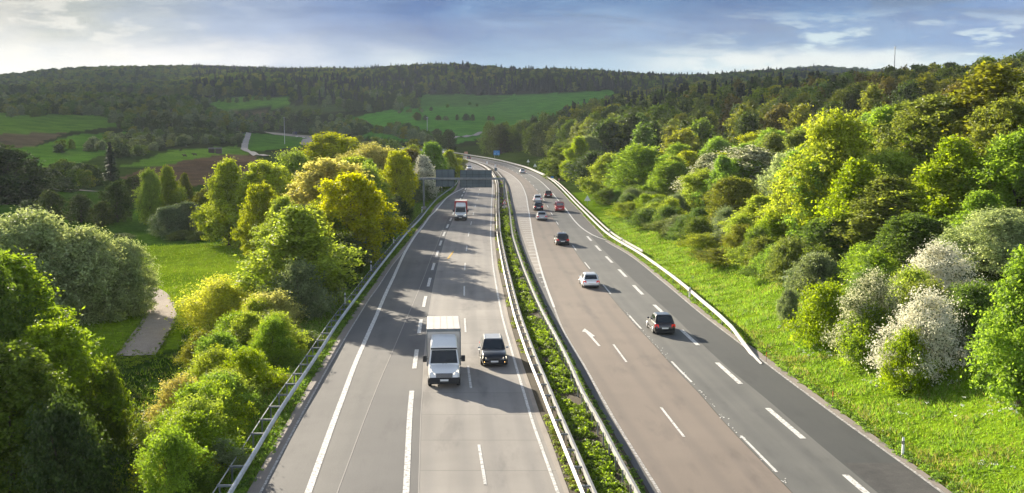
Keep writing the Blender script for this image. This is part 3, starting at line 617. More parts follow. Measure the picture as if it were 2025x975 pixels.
# ------------------------------------------------------------------ sign gantry
gy_ = 208.0; gx0, gx1 = -17.3, -1.5
G = empty('sign_gantry', (gx0, gy_, 0)); tag(G, 'grey steel sign gantry spanning the oncoming carriageway, carrying two sign panels seen from behind', 'gantry')
W_ = gx1 - gx0
for x_ in (0, W_):
    MB().box(x_ - .17, x_ + .17, -.2, .2, .5, 6.15).build('post', M['steel'], G, bevel=.02)
    MB().box(x_ - .42, x_ + .42, -.42, .42, -.5, .5).build('concrete_footing', M['concrete'], G, bevel=.05)
MB().box(-1.1, W_ + .18, -.18, .18, 5.75, 6.15).build('beam', M['steel'], G, bevel=.02)
MB().box(-1.1, W_ * .15, -.17, .17, 6.152, 6.18).build('walkway_edge', M['galvlit'], G)
def backpanel(x0, x1, z0, z1, cols, rows):
    p = MB().box(x0, x1, .30, .38, z0, z1).build('sign_panel', M['grey'], G)
    MB().box(x0 + .04, x1 - .04, .382, .39, z0 + .04, z1 - .04).build('sign_face', M['blue'], p)
    b = MB()
    for i in range(cols + 1): xx = x0 + .06 + (x1 - x0 - .12) * i / cols; b.box(xx - .05, xx + .05, .20, .298, z0, z1)
    for j in range(rows + 1): zz = z0 + .05 + (z1 - z0 - .1) * j / rows; b.box(x0 + .01, x1 - .01, .24, .296, zz - .04, zz + .04)
    b.build('stiffening_rib', M['greyrib'], p)
backpanel(2.35, 6.05, 4.35, 7.75, 3, 2); backpanel(7.1, 13.35, 4.2, 7.62, 5, 4)
# ------------------------------------------------------------------ signs
def pole_sign(name, label, cat, x, y, shape, wd, hg, zc, face, back, facing=-1, extra=None, pole_r=.045, z0=None):
    z0 = ground(x, y) if z0 is None else z0; r = empty(name, (x, y, z0)); tag(r, label, cat)
    for px_ in ((-wd * .3, wd * .3) if wd > 1.6 else (0,)): MB().tube((px_, 0, -.4), (px_, 0, zc + hg * .45), pole_r, n=8).build('pole', M['galv'], r)
    t_ = .03; f = facing
    if shape == 'tri': pts = [(-wd / 2, zc - hg / 2), (wd / 2, zc - hg / 2), (0, zc + hg / 2)]
    elif shape == 'round': pts = [(wd / 2 * math.cos(a), zc + hg / 2 * math.sin(a)) for a in np.linspace(0, 2 * math.pi, 20)[:-1]]
    else: pts = [(-wd / 2, zc - hg / 2), (wd / 2, zc - hg / 2), (wd / 2, zc + hg / 2), (-wd / 2, zc + hg / 2)]
    def slab(nm, ps, ya, yb, mat, par):
        n = len(ps); vs = [(p[0], ya, p[1]) for p in ps] + [(p[0], yb, p[1]) for p in ps]
        fs = [tuple(range(n)), tuple(range(2 * n - 1, n - 1, -1))] + [(i, n + i, n + (i + 1) % n, (i + 1) % n) for i in range(n)]
        return MB().add(vs, fs).build(nm, mat, par)
    ya = f * (pole_r + .005); p = slab('sign_plate', pts, ya, ya + f * t_, back, r)
    cx = 0; cz = zc if shape != 'tri' else zc - hg / 6
    q = [(cx + (a - cx) * .93, cz + (b - cz) * .93) for a, b in pts]; slab('sign_face', q, ya + f * (t_ + .002), ya + f * (t_ + .006), face, p)
    if extra: extra(slab, p, ya + f * (t_ + .008), zc, wd, hg, f)
    return r
def tri_inner(slab, p, y, zc, wd, hg, f):
    cz = zc - hg / 6; pts = [(-wd / 2, zc - hg / 2), (wd / 2, zc - hg / 2), (0, zc + hg / 2)]
    slab('white_field', [(a * .62, cz + (b - cz) * .62) for a, b in pts], y, y + f * .004, M['white'], p)
    slab('symbol', [(-.05, cz - .18), (.05, cz - .18), (.05, cz + .16), (-.05, cz + .16)], y + f * .005, y + f * .009, M['black'], p)
def blue_text(slab, p, y, zc, wd, hg, f):
    for z_, x0, x1, h_ in ((.62, -.55, -.3, .2), (.62, .1, .45, .2), (.25, -1.1, 1.1, .16), (-.45, -1.2, -.35, .5), (-.45, .35, 1.2, .5)):
        slab('white_lettering', [(x0, zc + z_ - h_ / 2), (x1, zc + z_ - h_ / 2), (x1, zc + z_ + h_ / 2), (x0, zc + z_ + h_ / 2)], y, y + f * .004, sgt, p)
sgt = pmat('sign_text_tint', (.22, .48, .72), .5)
pole_sign('road_sign', 'large blue direction sign with pale lettering on the right verge before the forest', 'road sign', -7.2, 500, 'rect', 3.1, 2.3, 1.9, M['blue'], M['grey'], -1, blue_text, .06)
pole_sign('road_sign', 'small salmon coloured board beside the far bend of the motorway', 'road sign', -24.2, 560, 'rect', 1.9, 1.2, 1.2, M['salmon'], M['salmon'], -1)
pole_sign('warning_sign', 'red and white triangle sign at the foot of the right gantry post', 'road sign', -1.45, 205.5, 'tri', 1.1, 1.0, 1.75, M['signred'], M['grey'], -1, tri_inner, z0=-.1)
for px, py, lab in ((1044.5, 327, 'upper of two small pale triangle signs at the grassy bank beyond the outer rail'), (1058, 336, 'lower of two small pale triangle signs at the grassy bank beyond the outer rail'),
                    (1161.5, 409, 'pale triangle sign in the sunlit grass behind the outer rail beside the bushes')):
    x_, y_, z_ = hit(px, py); pole_sign('warning_sign', lab, 'road sign', x_, y_, 'tri', 1.3, 1.15, 1.7, M['white'], M['white'], -1)
pole_sign('prohibition_sign', 'small round red sign standing behind the left guard rail below the trees', 'road sign', -17.3, 262, 'round', .8, .8, 1.9, M['signred'], M['signred'], -1)
pole_sign('road_sign', 'small reddish disc sign at the foot of the right hand trees behind the outer rail', 'road sign', 12.9, 292, 'round', .6, .6, 1.5, M['salmon'], M['salmon'], -1)
pole_sign('road_sign', 'small blue plate sign at the foot of the right hand trees behind the outer rail', 'road sign', 11.6, 306, 'rect', .8, .55, 1.4, M['blue'], M['blue'], -1)
for (px, py), lab in zip(((966, 328), (970, 333)), ('farther small pink marker board at the start of the hatched area', 'nearer small white and orange marker board at the start of the hatched area')):
    y_ = 430 if px == 966 else 395; x_ = float(X('G', y_)) - 1.2
    pole_sign('marker_board', lab, 'marker board', x_, y_, 'rect', .7, 1.1, .95, M['white'], M['salmon'], -1, z0=0)
pole_sign('road_sign', 'small dark board standing on the median between the rails past the gantry', 'road sign', float(X('F', 352)) - .5, 352, 'rect', .9, 1.0, 1.5, M['grey'], M['grey'], -1, z0=0)
# delineator posts
DEL = empty('delineator_post', (0, 0, 0)); MB().hexa([(-.06, -.05, -.3), (.06, -.05, -.3), (.06, .05, -.3), (-.06, .05, -.3)], [(-.055, -.05, .68), (.055, -.05, .68), (.055, .05, .68), (-.055, .05, .68)]).build('shaft', M['white'], DEL, bevel=.015)
MB().box(-.062, .062, -.056, .056, .681, .86).build('black_band', M['black'], DEL, bevel=.01)
MB().box(-.03, .03, -.061, -.057, .71, .83).build('reflector', M['galv'], DEL)
MB().hexa([(-.055, -.05, .861), (.055, -.05, .861), (.055, .05, .861), (-.055, .05, .861)], [(-.05, -.04, 1.0), (.05, -.04, 1.0), (.05, .02, 1.06), (-.05, .02, 1.06)]).build('cap', M['white'], DEL, bevel=.012)
dl = [(19.9, 52.5, 'white delineator post with a black band in the near right grass verge'), (17.2, 101.5, 'white delineator post beside the outer rail level with the white hatchback'),
      (15.2, 146, 'white delineator post behind the outer rail where the rail doubles, the nearer of a pair'), (14.6, 158, 'white delineator post behind the outer rail where the rail doubles, the farther of a pair'),
      (-15.6, 98, 'white delineator post behind the left rail under the big green roadside tree'), (-16.2, 121, 'pale delineator post behind the left rail, second one counted from the truck'),
      (-16.6, 148, 'white delineator post behind the left rail, third one counted from the truck'), (-17.0, 200, 'white delineator post close to the foot of the left gantry post'),
      (-16.9, 238, 'white delineator post behind the left rail beyond the gantry foot'), (-16.2, 283, 'white delineator post behind the left rail seen just under the small sign panel')]
for i, (x_, y_, lab) in enumerate(dl):
    o = DEL if i == 0 else dup(DEL); o.location = (x_, y_, max(ground(x_, y_), -.12)); tag(o, lab, 'marker post', 'white delineator posts')
    if y_ > 90: o.scale = (1.5, 1.3, 1.1)
for (x_, y_), lab in zip(((17.95, 73.6), (19.3, 62.5)), ('orange and dark stake at the sunken near end of the outer rail', 'thin orange stake standing alone in the near right grass verge')):
    r = empty('marker_stake', (x_, y_, ground(x_, y_))); tag(r, lab, 'stake', 'orange marker stakes')
    MB().tube((0, 0, -.2), (.04, 0, 1.25), .018, .015, 6).build('rod', M['wood'], r); MB().tube((.015, 0, .55), (.026, 0, .85), .03, n=8).build('orange_sleeve', M['orange'], r)
for px, py, h, lab in ((563, 285, 21, 'tall thin pale mast beside the distant motorway section'), (845, 266, 14, 'thin pale pole standing in the big green field'), ):
    x_, y_, z_ = hit(px, py, 300); r = empty('mast', (x_, y_, z_)); tag(r, lab, 'mast')
    MB().tube((0, 0, -1), (0, 0, h), .24, .16, 8).build('shaft', M['galv'], r); MB().box(-.9, .9, -.12, .12, h - .1, h + .2).build('crossarm', M['galv'], r)
# wind turbine far away on the ridge
wx = (1764 - 1012.5) / CF * 5000 * cc; r = empty('wind_turbine', (wx, 5000, zt(1764, 150, 5000))); tag(r, 'slender grey wind turbine on the far ridge above the right hand forest', 'wind turbine')
MB().tube((0, 0, -20), (0, 0, 128), 2.9, 1.8, 12).build('tower', M['steel'], r); MB().box(-3, 3, -6, 6, 126, 132).build('nacelle', M['steel'], r, bevel=.5)
MB().tube((0, -8, 129), (0, -6, 129), 1.2, 2.6, 10).build('hub', M['galv'], r)
for a in (20, 140, 260):
    ca, sa = math.cos(R(a)), math.sin(R(a)); k = .34
    q = lambda s_, w_: (ca * s_ * k - sa * w_ * .3, -7.4 + s_ * .1, 129 + sa * s_ + ca * w_)
    MB().hexa([q(1, -1.2), q(1, 1.2), q(46, .3), q(46, -.3)], [tuple(v + (0, .6, 0)[i] for i, v in enumerate(p)) for p in (q(1, -1.2), q(1, 1.2), q(46, .3), q(46, -.3))]).build('blade', M['steel'], r)
# sheds and grazing animals on the brown field
x_, y_, z_ = hit(426, 303, 300); r = empty('field_shed', (x_, y_, z_), .2); tag(r, 'small dark wooden shed on the field beyond the yellow trees', 'shed')
for dx, w_ in ((-2.2, 3.4), (2.0, 3.6)):
    MB().box(dx - w_ / 2, dx + w_ / 2, -2, 2, -.3, 2.6).build('wall', M['wood'], r); MB().hexa([(dx - w_ / 2 - .2, -2.3, 2.6), (dx + w_ / 2 + .2, -2.3, 2.6), (dx + w_ / 2 + .2, 2.3, 2.6), (dx - w_ / 2 - .2, 2.3, 2.6)],
        [(dx - w_ / 2 - .2, -.1, 3.4), (dx + w_ / 2 + .2, -.1, 3.4), (dx + w_ / 2 + .2, .1, 3.4), (dx - w_ / 2 - .2, .1, 3.4)]).build('roof', M['black'], r)
def skinned(name, pts, edges, rad, mat, sub=1):
    me = bpy.data.meshes.new(name); me.from_pydata(pts, edges, []); o = bpy.data.objects.new(name, me); COL.objects.link(o)
    md = o.modifiers.new('skin', 'SKIN'); me.skin_vertices[0].data[0].use_root = True
    for v_, r_ in zip(me.skin_vertices[0].data, rad): v_.radius = (r_, r_)
    o.modifiers.new('sub', 'SUBSURF').levels = sub; o.modifiers['sub'].render_levels = sub; me.materials.append(mat); return o
cowm = pmat('cow_hide', (.045, .028, .02), .8, nscale=1.5, namp=.5)
cp = [(0, 0, 1.1), (0, .8, 1.15), (0, 1.25, 1.35), (0, 1.7, 1.3), (0, 2.0, 1.1), (0, -.7, 1.15), (.25, .75, .75), (.25, .78, .4), (.25, .75, 0), (-.25, .75, .75), (-.25, .8, .4), (-.25, .75, 0),
      (.25, -.7, .8), (.25, -.82, .42), (.25, -.75, 0), (-.25, -.7, .8), (-.25, -.82, .42), (-.25, -.75, 0), (0, -.95, 1.1), (0, -1.05, .6)]
ce = [(0, 1), (1, 2), (2, 3), (3, 4), (0, 5), (1, 6), (6, 7), (7, 8), (1, 9), (9, 10), (10, 11), (5, 12), (12, 13), (13, 14), (5, 15), (15, 16), (16, 17), (5, 18), (18, 19)]
cr = [.42, .38, .24, .2, .12, .38, .14, .08, .07, .14, .08, .07, .16, .09, .07, .16, .09, .07, .06, .03]
for i, (px, py, lab) in enumerate(((366, 313, 'dark cow grazing left of the sheds, nearer to the hedge'), (386, 311, 'dark cow standing closer to the sheds'))):
    x_, y_, z_ = hit(px, py, 300); o = skinned('cow', cp, ce, cr, cowm); o.location = (x_, y_, z_ + .02); o.rotation_euler = (0, 0, 1.2 + i * .9); o.scale = (1.1,) * 3; tag(o, lab, 'cow', 'cows on the field')
# ------------------------------------------------------------------ vehicles (forward = +Y, built round the ground centre)
PAINT = {}
def carpaint(c, metal=.3):
    k = (tuple(c), metal)
    if k not in PAINT: PAINT[k] = pmat('car_paint', c, .28, metal, .6, coat=.6)
    return PAINT[k]
def loft(sections):
    """each section: (y, [(x,z) right half from bottom centre to top centre])"""
    b = MB(); vs = []; n = len(sections[0][1])
    ring = []
    for y, h_ in sections:
        full = list(h_) + [(-x_, z_) for x_, z_ in reversed(h_)]; full = [p for i, p in enumerate(full)]
        ring.append([(p[0], y, p[1]) for p in full])
    m = len(ring[0]); fs = []
    for r_ in ring: vs += r_
    for i in range(len(ring) - 1):
        for j in range(m): fs.append((i * m + j, i * m + (j + 1) % m, (i + 1) * m + (j + 1) % m, (i + 1) * m + j))
    fs.append(tuple(range(m - 1, -1, -1))); fs.append(tuple(range((len(ring) - 1) * m, len(ring) * m)))
    return b.add(vs, fs).weld()
def wheel(parent, x, y, r, w, flip):
    t_ = MB().tube((-w / 2, 0, 0), (w / 2, 0, 0), r, n=20).build('wheel', M['tyre'], parent, (x, y, r), bevel=.03)
    s_ = 1 if flip else -1
    MB().tube((s_ * (w / 2 + .002), 0, 0), (s_ * (w / 2 + .018), 0, 0), r * .64, r * .58, 14).build('rim', M['rim'], t_)
def car(label, group, x, y, heading_, L, W, H, body, style='hatch', roof=None, front=False, cat='car', name='parked'):
    """style: hatch, suv, sedan, estate, van"""
    rt = empty('car' if cat == 'car' else cat.replace(' ', '_'), (x, y, float(roadz(y)) + .012), heading_); tag(rt, label, cat, group)
    pm = carpaint(body); h = L / 2; w2 = W / 2; gc = .20 if style == 'suv' else .17
    belt = H * .62; hood = {'hatch': .60, 'suv': .60, 'sedan': .58, 'estate': .57, 'van': .56}[style] * H; tail = {'hatch': .64, 'suv': .64, 'sedan': .66, 'estate': .63, 'van': .62}[style] * H
    def sec(y_, zt_, wf, zb=gc): ww = w2 * wf; return (y_, [(0, zb), (ww * .86, zb), (ww * .97, zb + .1), (ww, zb + (zt_ - zb) * .45), (ww * .97, zb + (zt_ - zb) * .78), (ww * .88, zt_ - .02), (ww * .5, zt_ + .025), (0, zt_ + .035)])
    cowl = h * ({'van': .60}.get(style, .31))
    S_ = [sec(-h, tail * .62, .80, gc + .12), sec(-h + .06, tail * .80, .90), sec(-h + .16, tail * .97, .96), sec(-h + .5, tail, 1.0), sec(-h * .4, belt, 1.0), sec(0, belt, 1.0),
          sec(cowl, belt * .99, .995), sec(cowl + (h - cowl) * .5, (hood + belt) * .49, .98), sec(h - .28, hood * .90, .94), sec(h - .08, hood * .76, .86), sec(h, hood * .60, .76, gc + .12)]
    o = loft(S_).build('body', pm, rt, smooth=True)
    md = o.modifiers.new('b', 'BEVEL'); md.width = .03; md.segments = 2; md.limit_method = 'ANGLE'; md.angle_limit = R(40)
    # cabin
    yb = {'hatch': -h + .22, 'suv': -h + .2, 'sedan': -h + .95, 'estate': -h + .18, 'van': -h + .06}[style]; yf = cowl + .12
    rb = {'hatch': .48, 'suv': .38, 'sedan': .62, 'estate': .42, 'van': .12}[style]; rf = {'van': .55}.get(style, .78)
    zb = belt - .05; zt_ = H
    bw, tw = w2 * .93, w2 * {'van': .84}.get(style, .72)
    lowr = [(-bw, yb, zb), (bw, yb, zb), (bw, yf, zb), (-bw, yf, zb)]; upr = [(-tw, yb + rb, zt_ - .05), (tw, yb + rb, zt_ - .05), (tw, yf - rf, zt_ - .04), (-tw, yf - rf, zt_ - .04)]
    cb = MB(); cb.hexa(lowr, upr); cab = cb.build('cabin', pm, o, bevel=.07, seg=3)
    top = [(p[0] * .93, p[1] + (.05 if i < 2 else -.05), zt_ - .046) for i, p in enumerate(upr)]; top2 = [(p[0] * .86, p[1], zt_ + .005) for p in top]
    MB().hexa(top, top2).build('roof', carpaint(roof) if roof else pm, rt, bevel=.03, seg=2)
    def pane(nm, a, b, c_, d_, m0, m1, n0=0, n1=0):
        """a,b lower corners, c,d upper corners; inset m (sides) and top/bottom"""
        a, b, c_, d_ = map(Vector, (a, b, c_, d_)); f = lambda u_, v_: (a.lerp(b, u_)).lerp(d_.lerp(c_, u_), v_)
        return MB().plate([f(m0, .12 + n0), f(1 - m1, .12 + n0), f(1 - m1, .9 - n1), f(m0, .9 - n1)], .012).build(nm, M['glass'], rt)
    lw, up = lowr, upr
    pane('rear_window', lw[0], lw[1], up[1], up[0], .09, .09, .06 if style != 'van' else .1, .04)
    pane('windscreen', lw[2], lw[3], up[3], up[2], .07, .07, .0, .0)
    for q in ((lw[1], lw[2], up[2], up[1]), (lw[3], lw[0], up[0], up[3])):
        a, b = (.07, .52) if q[0][0] > 0 else (.14, .5)
        if q[0][0] > 0: pane('side_window', *q, .08, .53); pane('side_window', *q, .50, .14)
        else: pane('side_window', *q, .14, .50); pane('side_window', *q, .53, .08)
    # lamps, plate, bumpers
    for s_ in (-1, 1):
        b = MB().hexa([(s_ * w2 * .62, h - .01, hood * .62), (s_ * w2 * .90, h - .16, hood * .62), (s_ * w2 * .88, h - .36, hood * .60), (s_ * w2 * .58, h - .3, hood * .60)][::s_],
                      [(s_ * w2 * .64, h - .06, hood * .75), (s_ * w2 * .90, h - .21, hood * .77), (s_ * w2 * .86, h - .38, hood * .80), (s_ * w2 * .58, h - .3, hood * .80)][::s_])
        b.build('headlight', M['lamp'], rt, bevel=.01)
        b = MB().hexa([(s_ * w2 * .58, -h - .01, tail * .62), (s_ * w2 * .965, -h + .08, tail * .62), (s_ * w2 * .93, -h + .3, tail * .64), (s_ * w2 * .62, -h + .3, tail * .64)][::-s_],
                      [(s_ * w2 * .60, -h + .03, tail * .88), (s_ * w2 * .96, -h + .12, tail * .88), (s_ * w2 * .93, -h + .3, tail * .84), (s_ * w2 * .62, -h + .3, tail * .84)][::-s_])
        b.build('tail_light', M['red'], rt, bevel=.01)
        mr = MB().box(-.10, .10, -.07, .07, -.06, .07).build('mirror', carpaint(roof) if roof and style == 'suv' and front else pm, rt, (s_ * (w2 + .06), cowl * .62, belt + .04), bevel=.03)
        for yw in (-h * .58, h * .60): wheel(rt, s_ * (w2 - .09), yw, H * .215, .2, s_ > 0)
        if front: MB().box(-.10, .10, -.02, .02, -.05, .05).build('fog_light', M['amber'], rt, (s_ * w2 * .66, h - .03, gc + .22), bevel=.01)
    MB().box(-w2 * .80, w2 * .80, h - .03, h + .02, gc + .02, gc + .16).build('front_bumper', M['trim'], rt, bevel=.02)
    MB().box(-w2 * .42, w2 * .42, h - .07, h + .005, hood * .55, hood * .68).build('grille', M['trim'], rt, bevel=.01)
    MB().box(-w2 * .86, w2 * .86, -h - .02, -h + .05, gc - .02, gc + .17).build('rear_bumper', M['trim'], rt, bevel=.02)
    MB().box(-.26, .26, h + .012, h + .03, gc + .17, gc + .28).build('number_plate', M['plate'], rt)
    MB().box(-.26, .26, -h - .02, -h + .04, tail * .50, tail * .50 + .12).build('number_plate', M['plate'], rt)
    MB().box(-w2 * 1.0, w2 * 1.0, -h * .40, h * .40, gc - .02, gc + .08).build('sill', M['trim'], rt, bevel=.01)
    if style in ('estate', 'suv'):
        for s_ in (-1, 1): MB().tube((s_ * tw * .84, yb + rb + .15, H + .03), (s_ * tw * .84, yf - rf - .1, H + .03), .02, n=6).build('roof_rail', M['galvlit'] if front else M['trim'], rt)
    return rt
def along(x, y, L, sgn):
    """centre of a vehicle whose end nearest the camera touches (x, y)"""
    hd = heading(y); return x - math.sin(hd) * L / 2, y + math.cos(hd) * L / 2, hd + (0 if sgn > 0 else math.pi)
GR, GL = 'cars driving away on the right carriageway', 'vehicles coming towards the camera on the left carriageway'
WHT, BLK, NAV, SIL, REDC, DRED = (.80, .80, .79), (.012, .013, .016), (.015, .017, .03), (.42, .43, .44), (.30, .015, .015), (.10, .012, .014)
CARS = [((12.2, 83.2), 4.0, 1.74, 1.52, BLK, 'hatch', (.16, .17, .18), 'black hatchback with red tail lights, nearest car on the right carriageway'),
 ((8.1, 107.1), 4.3, 1.76, 1.42, WHT, 'hatch', None, 'white hatchback with red tail lights crossing the dashed line on the right carriageway'),
 ((7.0, 145.2), 4.6, 1.82, 1.60, BLK, 'suv', None, 'black estate-like car alone on the brown asphalt behind the white hatchback'),
 ((5.2, 182.8), 4.7, 1.80, 1.43, SIL, 'sedan', None, 'silver saloon at the tail of the group of cars on the right carriageway'),
 ((5.1, 203.4), 4.5, 1.82, 1.62, NAV, 'suv', None, 'dark navy car between the silver saloon and the white car'),
 ((9.1, 200.6), 4.5, 1.80, 1.85, REDC, 'van', None, 'red high-roofed van car beside the hard shoulder line'),
 ((5.5, 225.8), 4.4, 1.78, 1.48, WHT, 'hatch', None, 'white car just ahead of the dark navy car'),
 ((8.2, 238.8), 4.3, 1.78, 1.60, (.06, .01, .014), 'suv', BLK, 'dark car with a red flank ahead of the red van'),
 ((3.6, 355.6), 4.4, 1.80, 1.45, (.62, .63, .62), 'hatch', None, 'pale silver car far ahead near the outer bend of the right carriageway'),
 ((-20.0, 494.7), 4.5, 1.84, 1.65, NAV, 'suv', None, 'dark car farthest away on the right carriageway entering the bend')]
for (x_, y_), L_, W_, H_, bc, st, rf_, lab in CARS:
    a, b, hd = along(x_, y_, L_, 1); car(lab, GR, a, b, hd, L_, W_, H_, bc, st, rf_)
a, b, hd = along(-1.2, 71.9, 4.65, -1); car('dark oncoming estate car with a silver roof beside the white box truck', GL, a, b, hd, 4.65, 1.86, 1.58, (.010, .012, .016), 'suv', (.55, .55, .54), True)
a, b, hd = along(-15.3, 384, 4.4, -1); car('white oncoming car seen just above the gantry sign panel', GL, a, b, hd, 4.4, 1.8, 1.5, WHT, 'hatch', None, True)
a, b, hd = along(-37.0, 590, 5.4, -1); car('white oncoming van half hidden behind the trees at the far bend', GL, a, b, hd, 5.4, 2.0, 2.3, WHT, 'van', None, True)
def box_truck(label, x, y, hd, boxc, frame, L, bw, bz):
    rt = empty('box_truck', (x, y, .012), hd); tag(rt, label, 'truck', GL)
    h = L / 2; W = 1.02; pm = carpaint(WHT, 0)
    def sec(y_, zt_, wf, zb=.32): ww = W * wf; return (y_, [(0, zb), (ww * .9, zb), (ww, zb + .12), (ww, zb + (zt_ - zb) * .6), (ww * .96, zt_ - .12), (ww * .86, zt_), (ww * .4, zt_ + .03), (0, zt_ + .035)])
    hood = [sec(h - 2.9, 1.36, 1.0), sec(h - 1.35, 1.36, 1.0), sec(h - 1.0, 1.28, .99), sec(h - .5, 1.16, .97), sec(h - .16, 1.02, .93), sec(h - .03, .84, .86)]
    cab = loft(hood).build('cab', pm, rt, smooth=True); md = cab.modifiers.new('b', 'BEVEL'); md.width = .03; md.segments = 2; md.limit_method = 'ANGLE'; md.angle_limit = R(40)
    lw = [(-.99, h - 2.9, 1.3), (.99, h - 2.9, 1.3), (.99, h - 1.1, 1.3), (-.99, h - 1.1, 1.3)]; up = [(-.88, h - 2.9, 2.2), (.88, h - 2.9, 2.2), (.86, h - 1.72, 2.2), (-.86, h - 1.72, 2.2)]
    MB().hexa(lw, up).build('cabin', pm, cab, bevel=.06, seg=3)
    def pane(nm, a, b, c_, d_, u0, u1, v0=.1, v1=.92):
        a, b, c_, d_ = map(Vector, (a, b, c_, d_)); f = lambda u_, v_: (a.lerp(b, u_)).lerp(d_.lerp(c_, u_), v_)
        return MB().plate([f(u0, v0), f(u1, v0), f(u1, v1), f(u0, v1)], .014).build(nm, M['glass'], rt)
    ws = pane('windscreen', lw[2], lw[3], up[3], up[2], .05, .95)
    for s_ in (-1, 1): MB().tube((s_ * .1, h - 1.08, 1.36), (s_ * .1 - .5, h - 1.3, 1.66), .012, n=4).build('wiper', M['trim'], ws)
    pane('side_window', lw[1], lw[2], up[2], up[1], .45, .88); pane('side_window', lw[3], lw[0], up[0], up[3], .12, .55)
    # roof fairing
    f_ = [(h - 2.75, [(0, 2.15), (.80, 2.15), (.88, 2.3), (.88, 2.55), (.84, 2.85), (.74, 2.98), (.3, 3.0), (0, 3.0)]), (h - 2.2, [(0, 2.15), (.80, 2.15), (.88, 2.25), (.88, 2.45), (.84, 2.66), (.74, 2.76), (.3, 2.80), (0, 2.80)]),
          (h - 1.62, [(0, 2.15), (.80, 2.15), (.86, 2.2), (.86, 2.26), (.84, 2.32), (.76, 2.38), (.3, 2.42), (0, 2.42)])]
    fa = loft(f_).build('roof_fairing', pm, rt, smooth=True); md = fa.modifiers.new('b', 'BEVEL'); md.width = .03; md.segments = 2; md.limit_method = 'ANGLE'; md.angle_limit = R(40)
    MB().box(-.84, .84, h - 1.66, h - 1.57, 2.20, 2.30).build('sun_visor', M['trim'], rt, bevel=.02)
    # load box
    y1, y0 = h - 2.82, -h; hb = bw / 2
    bx = MB().box(-hb, hb, y0, y1, .82, bz).build('load_box', boxc, rt, bevel=.05, seg=3)
    MB().box(-hb - .02, hb + .02, y1 - .02, y1 + .05, bz - .16, bz + .03).build('front_frame', frame, bx, bevel=.02)
    for s_ in (-1, 1): MB().box(s_ * hb - .03, s_ * hb + .03, y1 - .03, y1 + .05, .85, bz - .17).build('front_frame', frame, bx, bevel=.02)
    b = MB()
    for i in range(1, 5): xx = -hb + bw * i / 5; b.box(xx - .012, xx + .012, y0 + .05, y1 - .06, bz - .01, bz + .014)
    b.build('roof_seam', pmat('seam', (.52, .47, .42), .7), bx)
    MB().box(-hb + .06, hb - .06, y0 + .2, y1, .55, .8).build('chassis', M['trim'], rt)
    MB().box(-.98, .98, h - .22, h + .03, .30, .72).build('bumper', M['trim'], rt, bevel=.05)
    g = MB().box(-.52, .52, h - .1, h + .02, .74, .98).build('grille', M['greyrib'], rt, bevel=.02)
    b = MB(); [b.box(-.5, .5, h + .021, h + .035, z_, z_ + .025) for z_ in (.79, .86, .93)]; b.build('grille_slat', M['rim'], g)
    MB().box(-.26, .26, h + .035, h + .055, .50, .62).build('number_plate', M['plate'], rt)
    for s_ in (-1, 1):
        q = [(s_ * .56, h - .02, .76), (s_ * .93, h - .20, .84), (s_ * .93, h - .34, .84), (s_ * .56, h - .2, .76)][::s_]; q2 = [(s_ * .60, h - .06, .98), (s_ * .91, h - .36, 1.14), (s_ * .91, h - .45, 1.14), (s_ * .60, h - .2, .98)][::s_]
        MB().hexa(q, q2).build('headlight', M['lamp'], rt, bevel=.02)
        mm = MB().box(-.13, .13, -.08, .08, -.2, .2).build('mirror', M['trim'], rt, (s_ * 1.24, h - 1.5, 1.62), bevel=.04)
        MB().box(min(0, -s_ * .2), max(0, -s_ * .2), -.03, .03, -.03, .03).build('mirror_arm', M['trim'], mm)
        for yw in (h - .95, -h + 1.35): wheel(rt, s_ * .92, yw, .36, .24, s_ > 0)
        MB().box(s_ * .7 - .09, s_ * .7 + .09, -h - .03, -h + .02, .62, .74).build('tail_light', M['red'], rt)
    return rt
a, b, hd = along(-4.3, 66.2 - .2, 7.6, -1); box_truck('white box truck with pale ribbed roof and dark windscreen in the middle lane, nearest vehicle', a, b, hd, M['tarp'], M['steel'], 7.6, 2.2, 3.3)
a, b, hd = along(-8.9, 182.4, 6.8, -1); box_truck('white box truck with red sides and headlights on, below the gantry', a, b, hd, pmat('red_box', (.42, .03, .03), .5), pmat('red_frame', (.5, .04, .04), .5), 6.8, 2.15, 3.2)
tr = [o for o in bpy.data.objects if o.name.startswith('box_truck')][-1]
bx = [o for o in tr.children if o.name.startswith('load_box')][0]
MB().box(-1.03, 1.03, -3.35, .5, 3.215, 3.23).build('roof_sheet', M['tarp'], bx)
# traffic on the far stretch
for i, (y_, off, L_, kind) in enumerate(((1215, 4, 13, 'truck'), (1130, -14, 4.5, 'car'), (1085, -16, 4.5, 'car'), (1010, -12, 4.4, 'car'))):
    x_ = float(X('E', y_)) + off; hd = heading(y_)
    if kind == 'truck':
        r = empty('lorry', (x_, y_, float(roadz(y_)) + .02), hd); tag(r, 'dark lorry on the distant stretch of motorway left of the yellow trees', 'truck')
        MB().box(-1.25, 1.25, -6, 3.6, 1.1, 4.0).build('trailer', pmat('lorry_blue', (.02, .025, .05), .5), r, bevel=.05); MB().box(-1.2, 1.2, 3.9, 6, .5, 3.3).build('cab', M['steel'], r, bevel=.15)
        for s_ in (-1, 1):
            for yw in (-4.8, -3.5, 2.6, 5.1): wheel(r, s_ * 1.1, yw, .5, .3, s_ > 0)
    else: car(['', 'pale car following the lorry on the distant stretch of motorway', 'white car behind the pale one on the distant stretch of motorway', 'silver car nearest the yellow trees on the distant stretch of motorway'][i], 'traffic on the distant stretch', x_, y_, hd, L_, 1.8, 1.5, WHT if i != 3 else SIL, 'hatch')
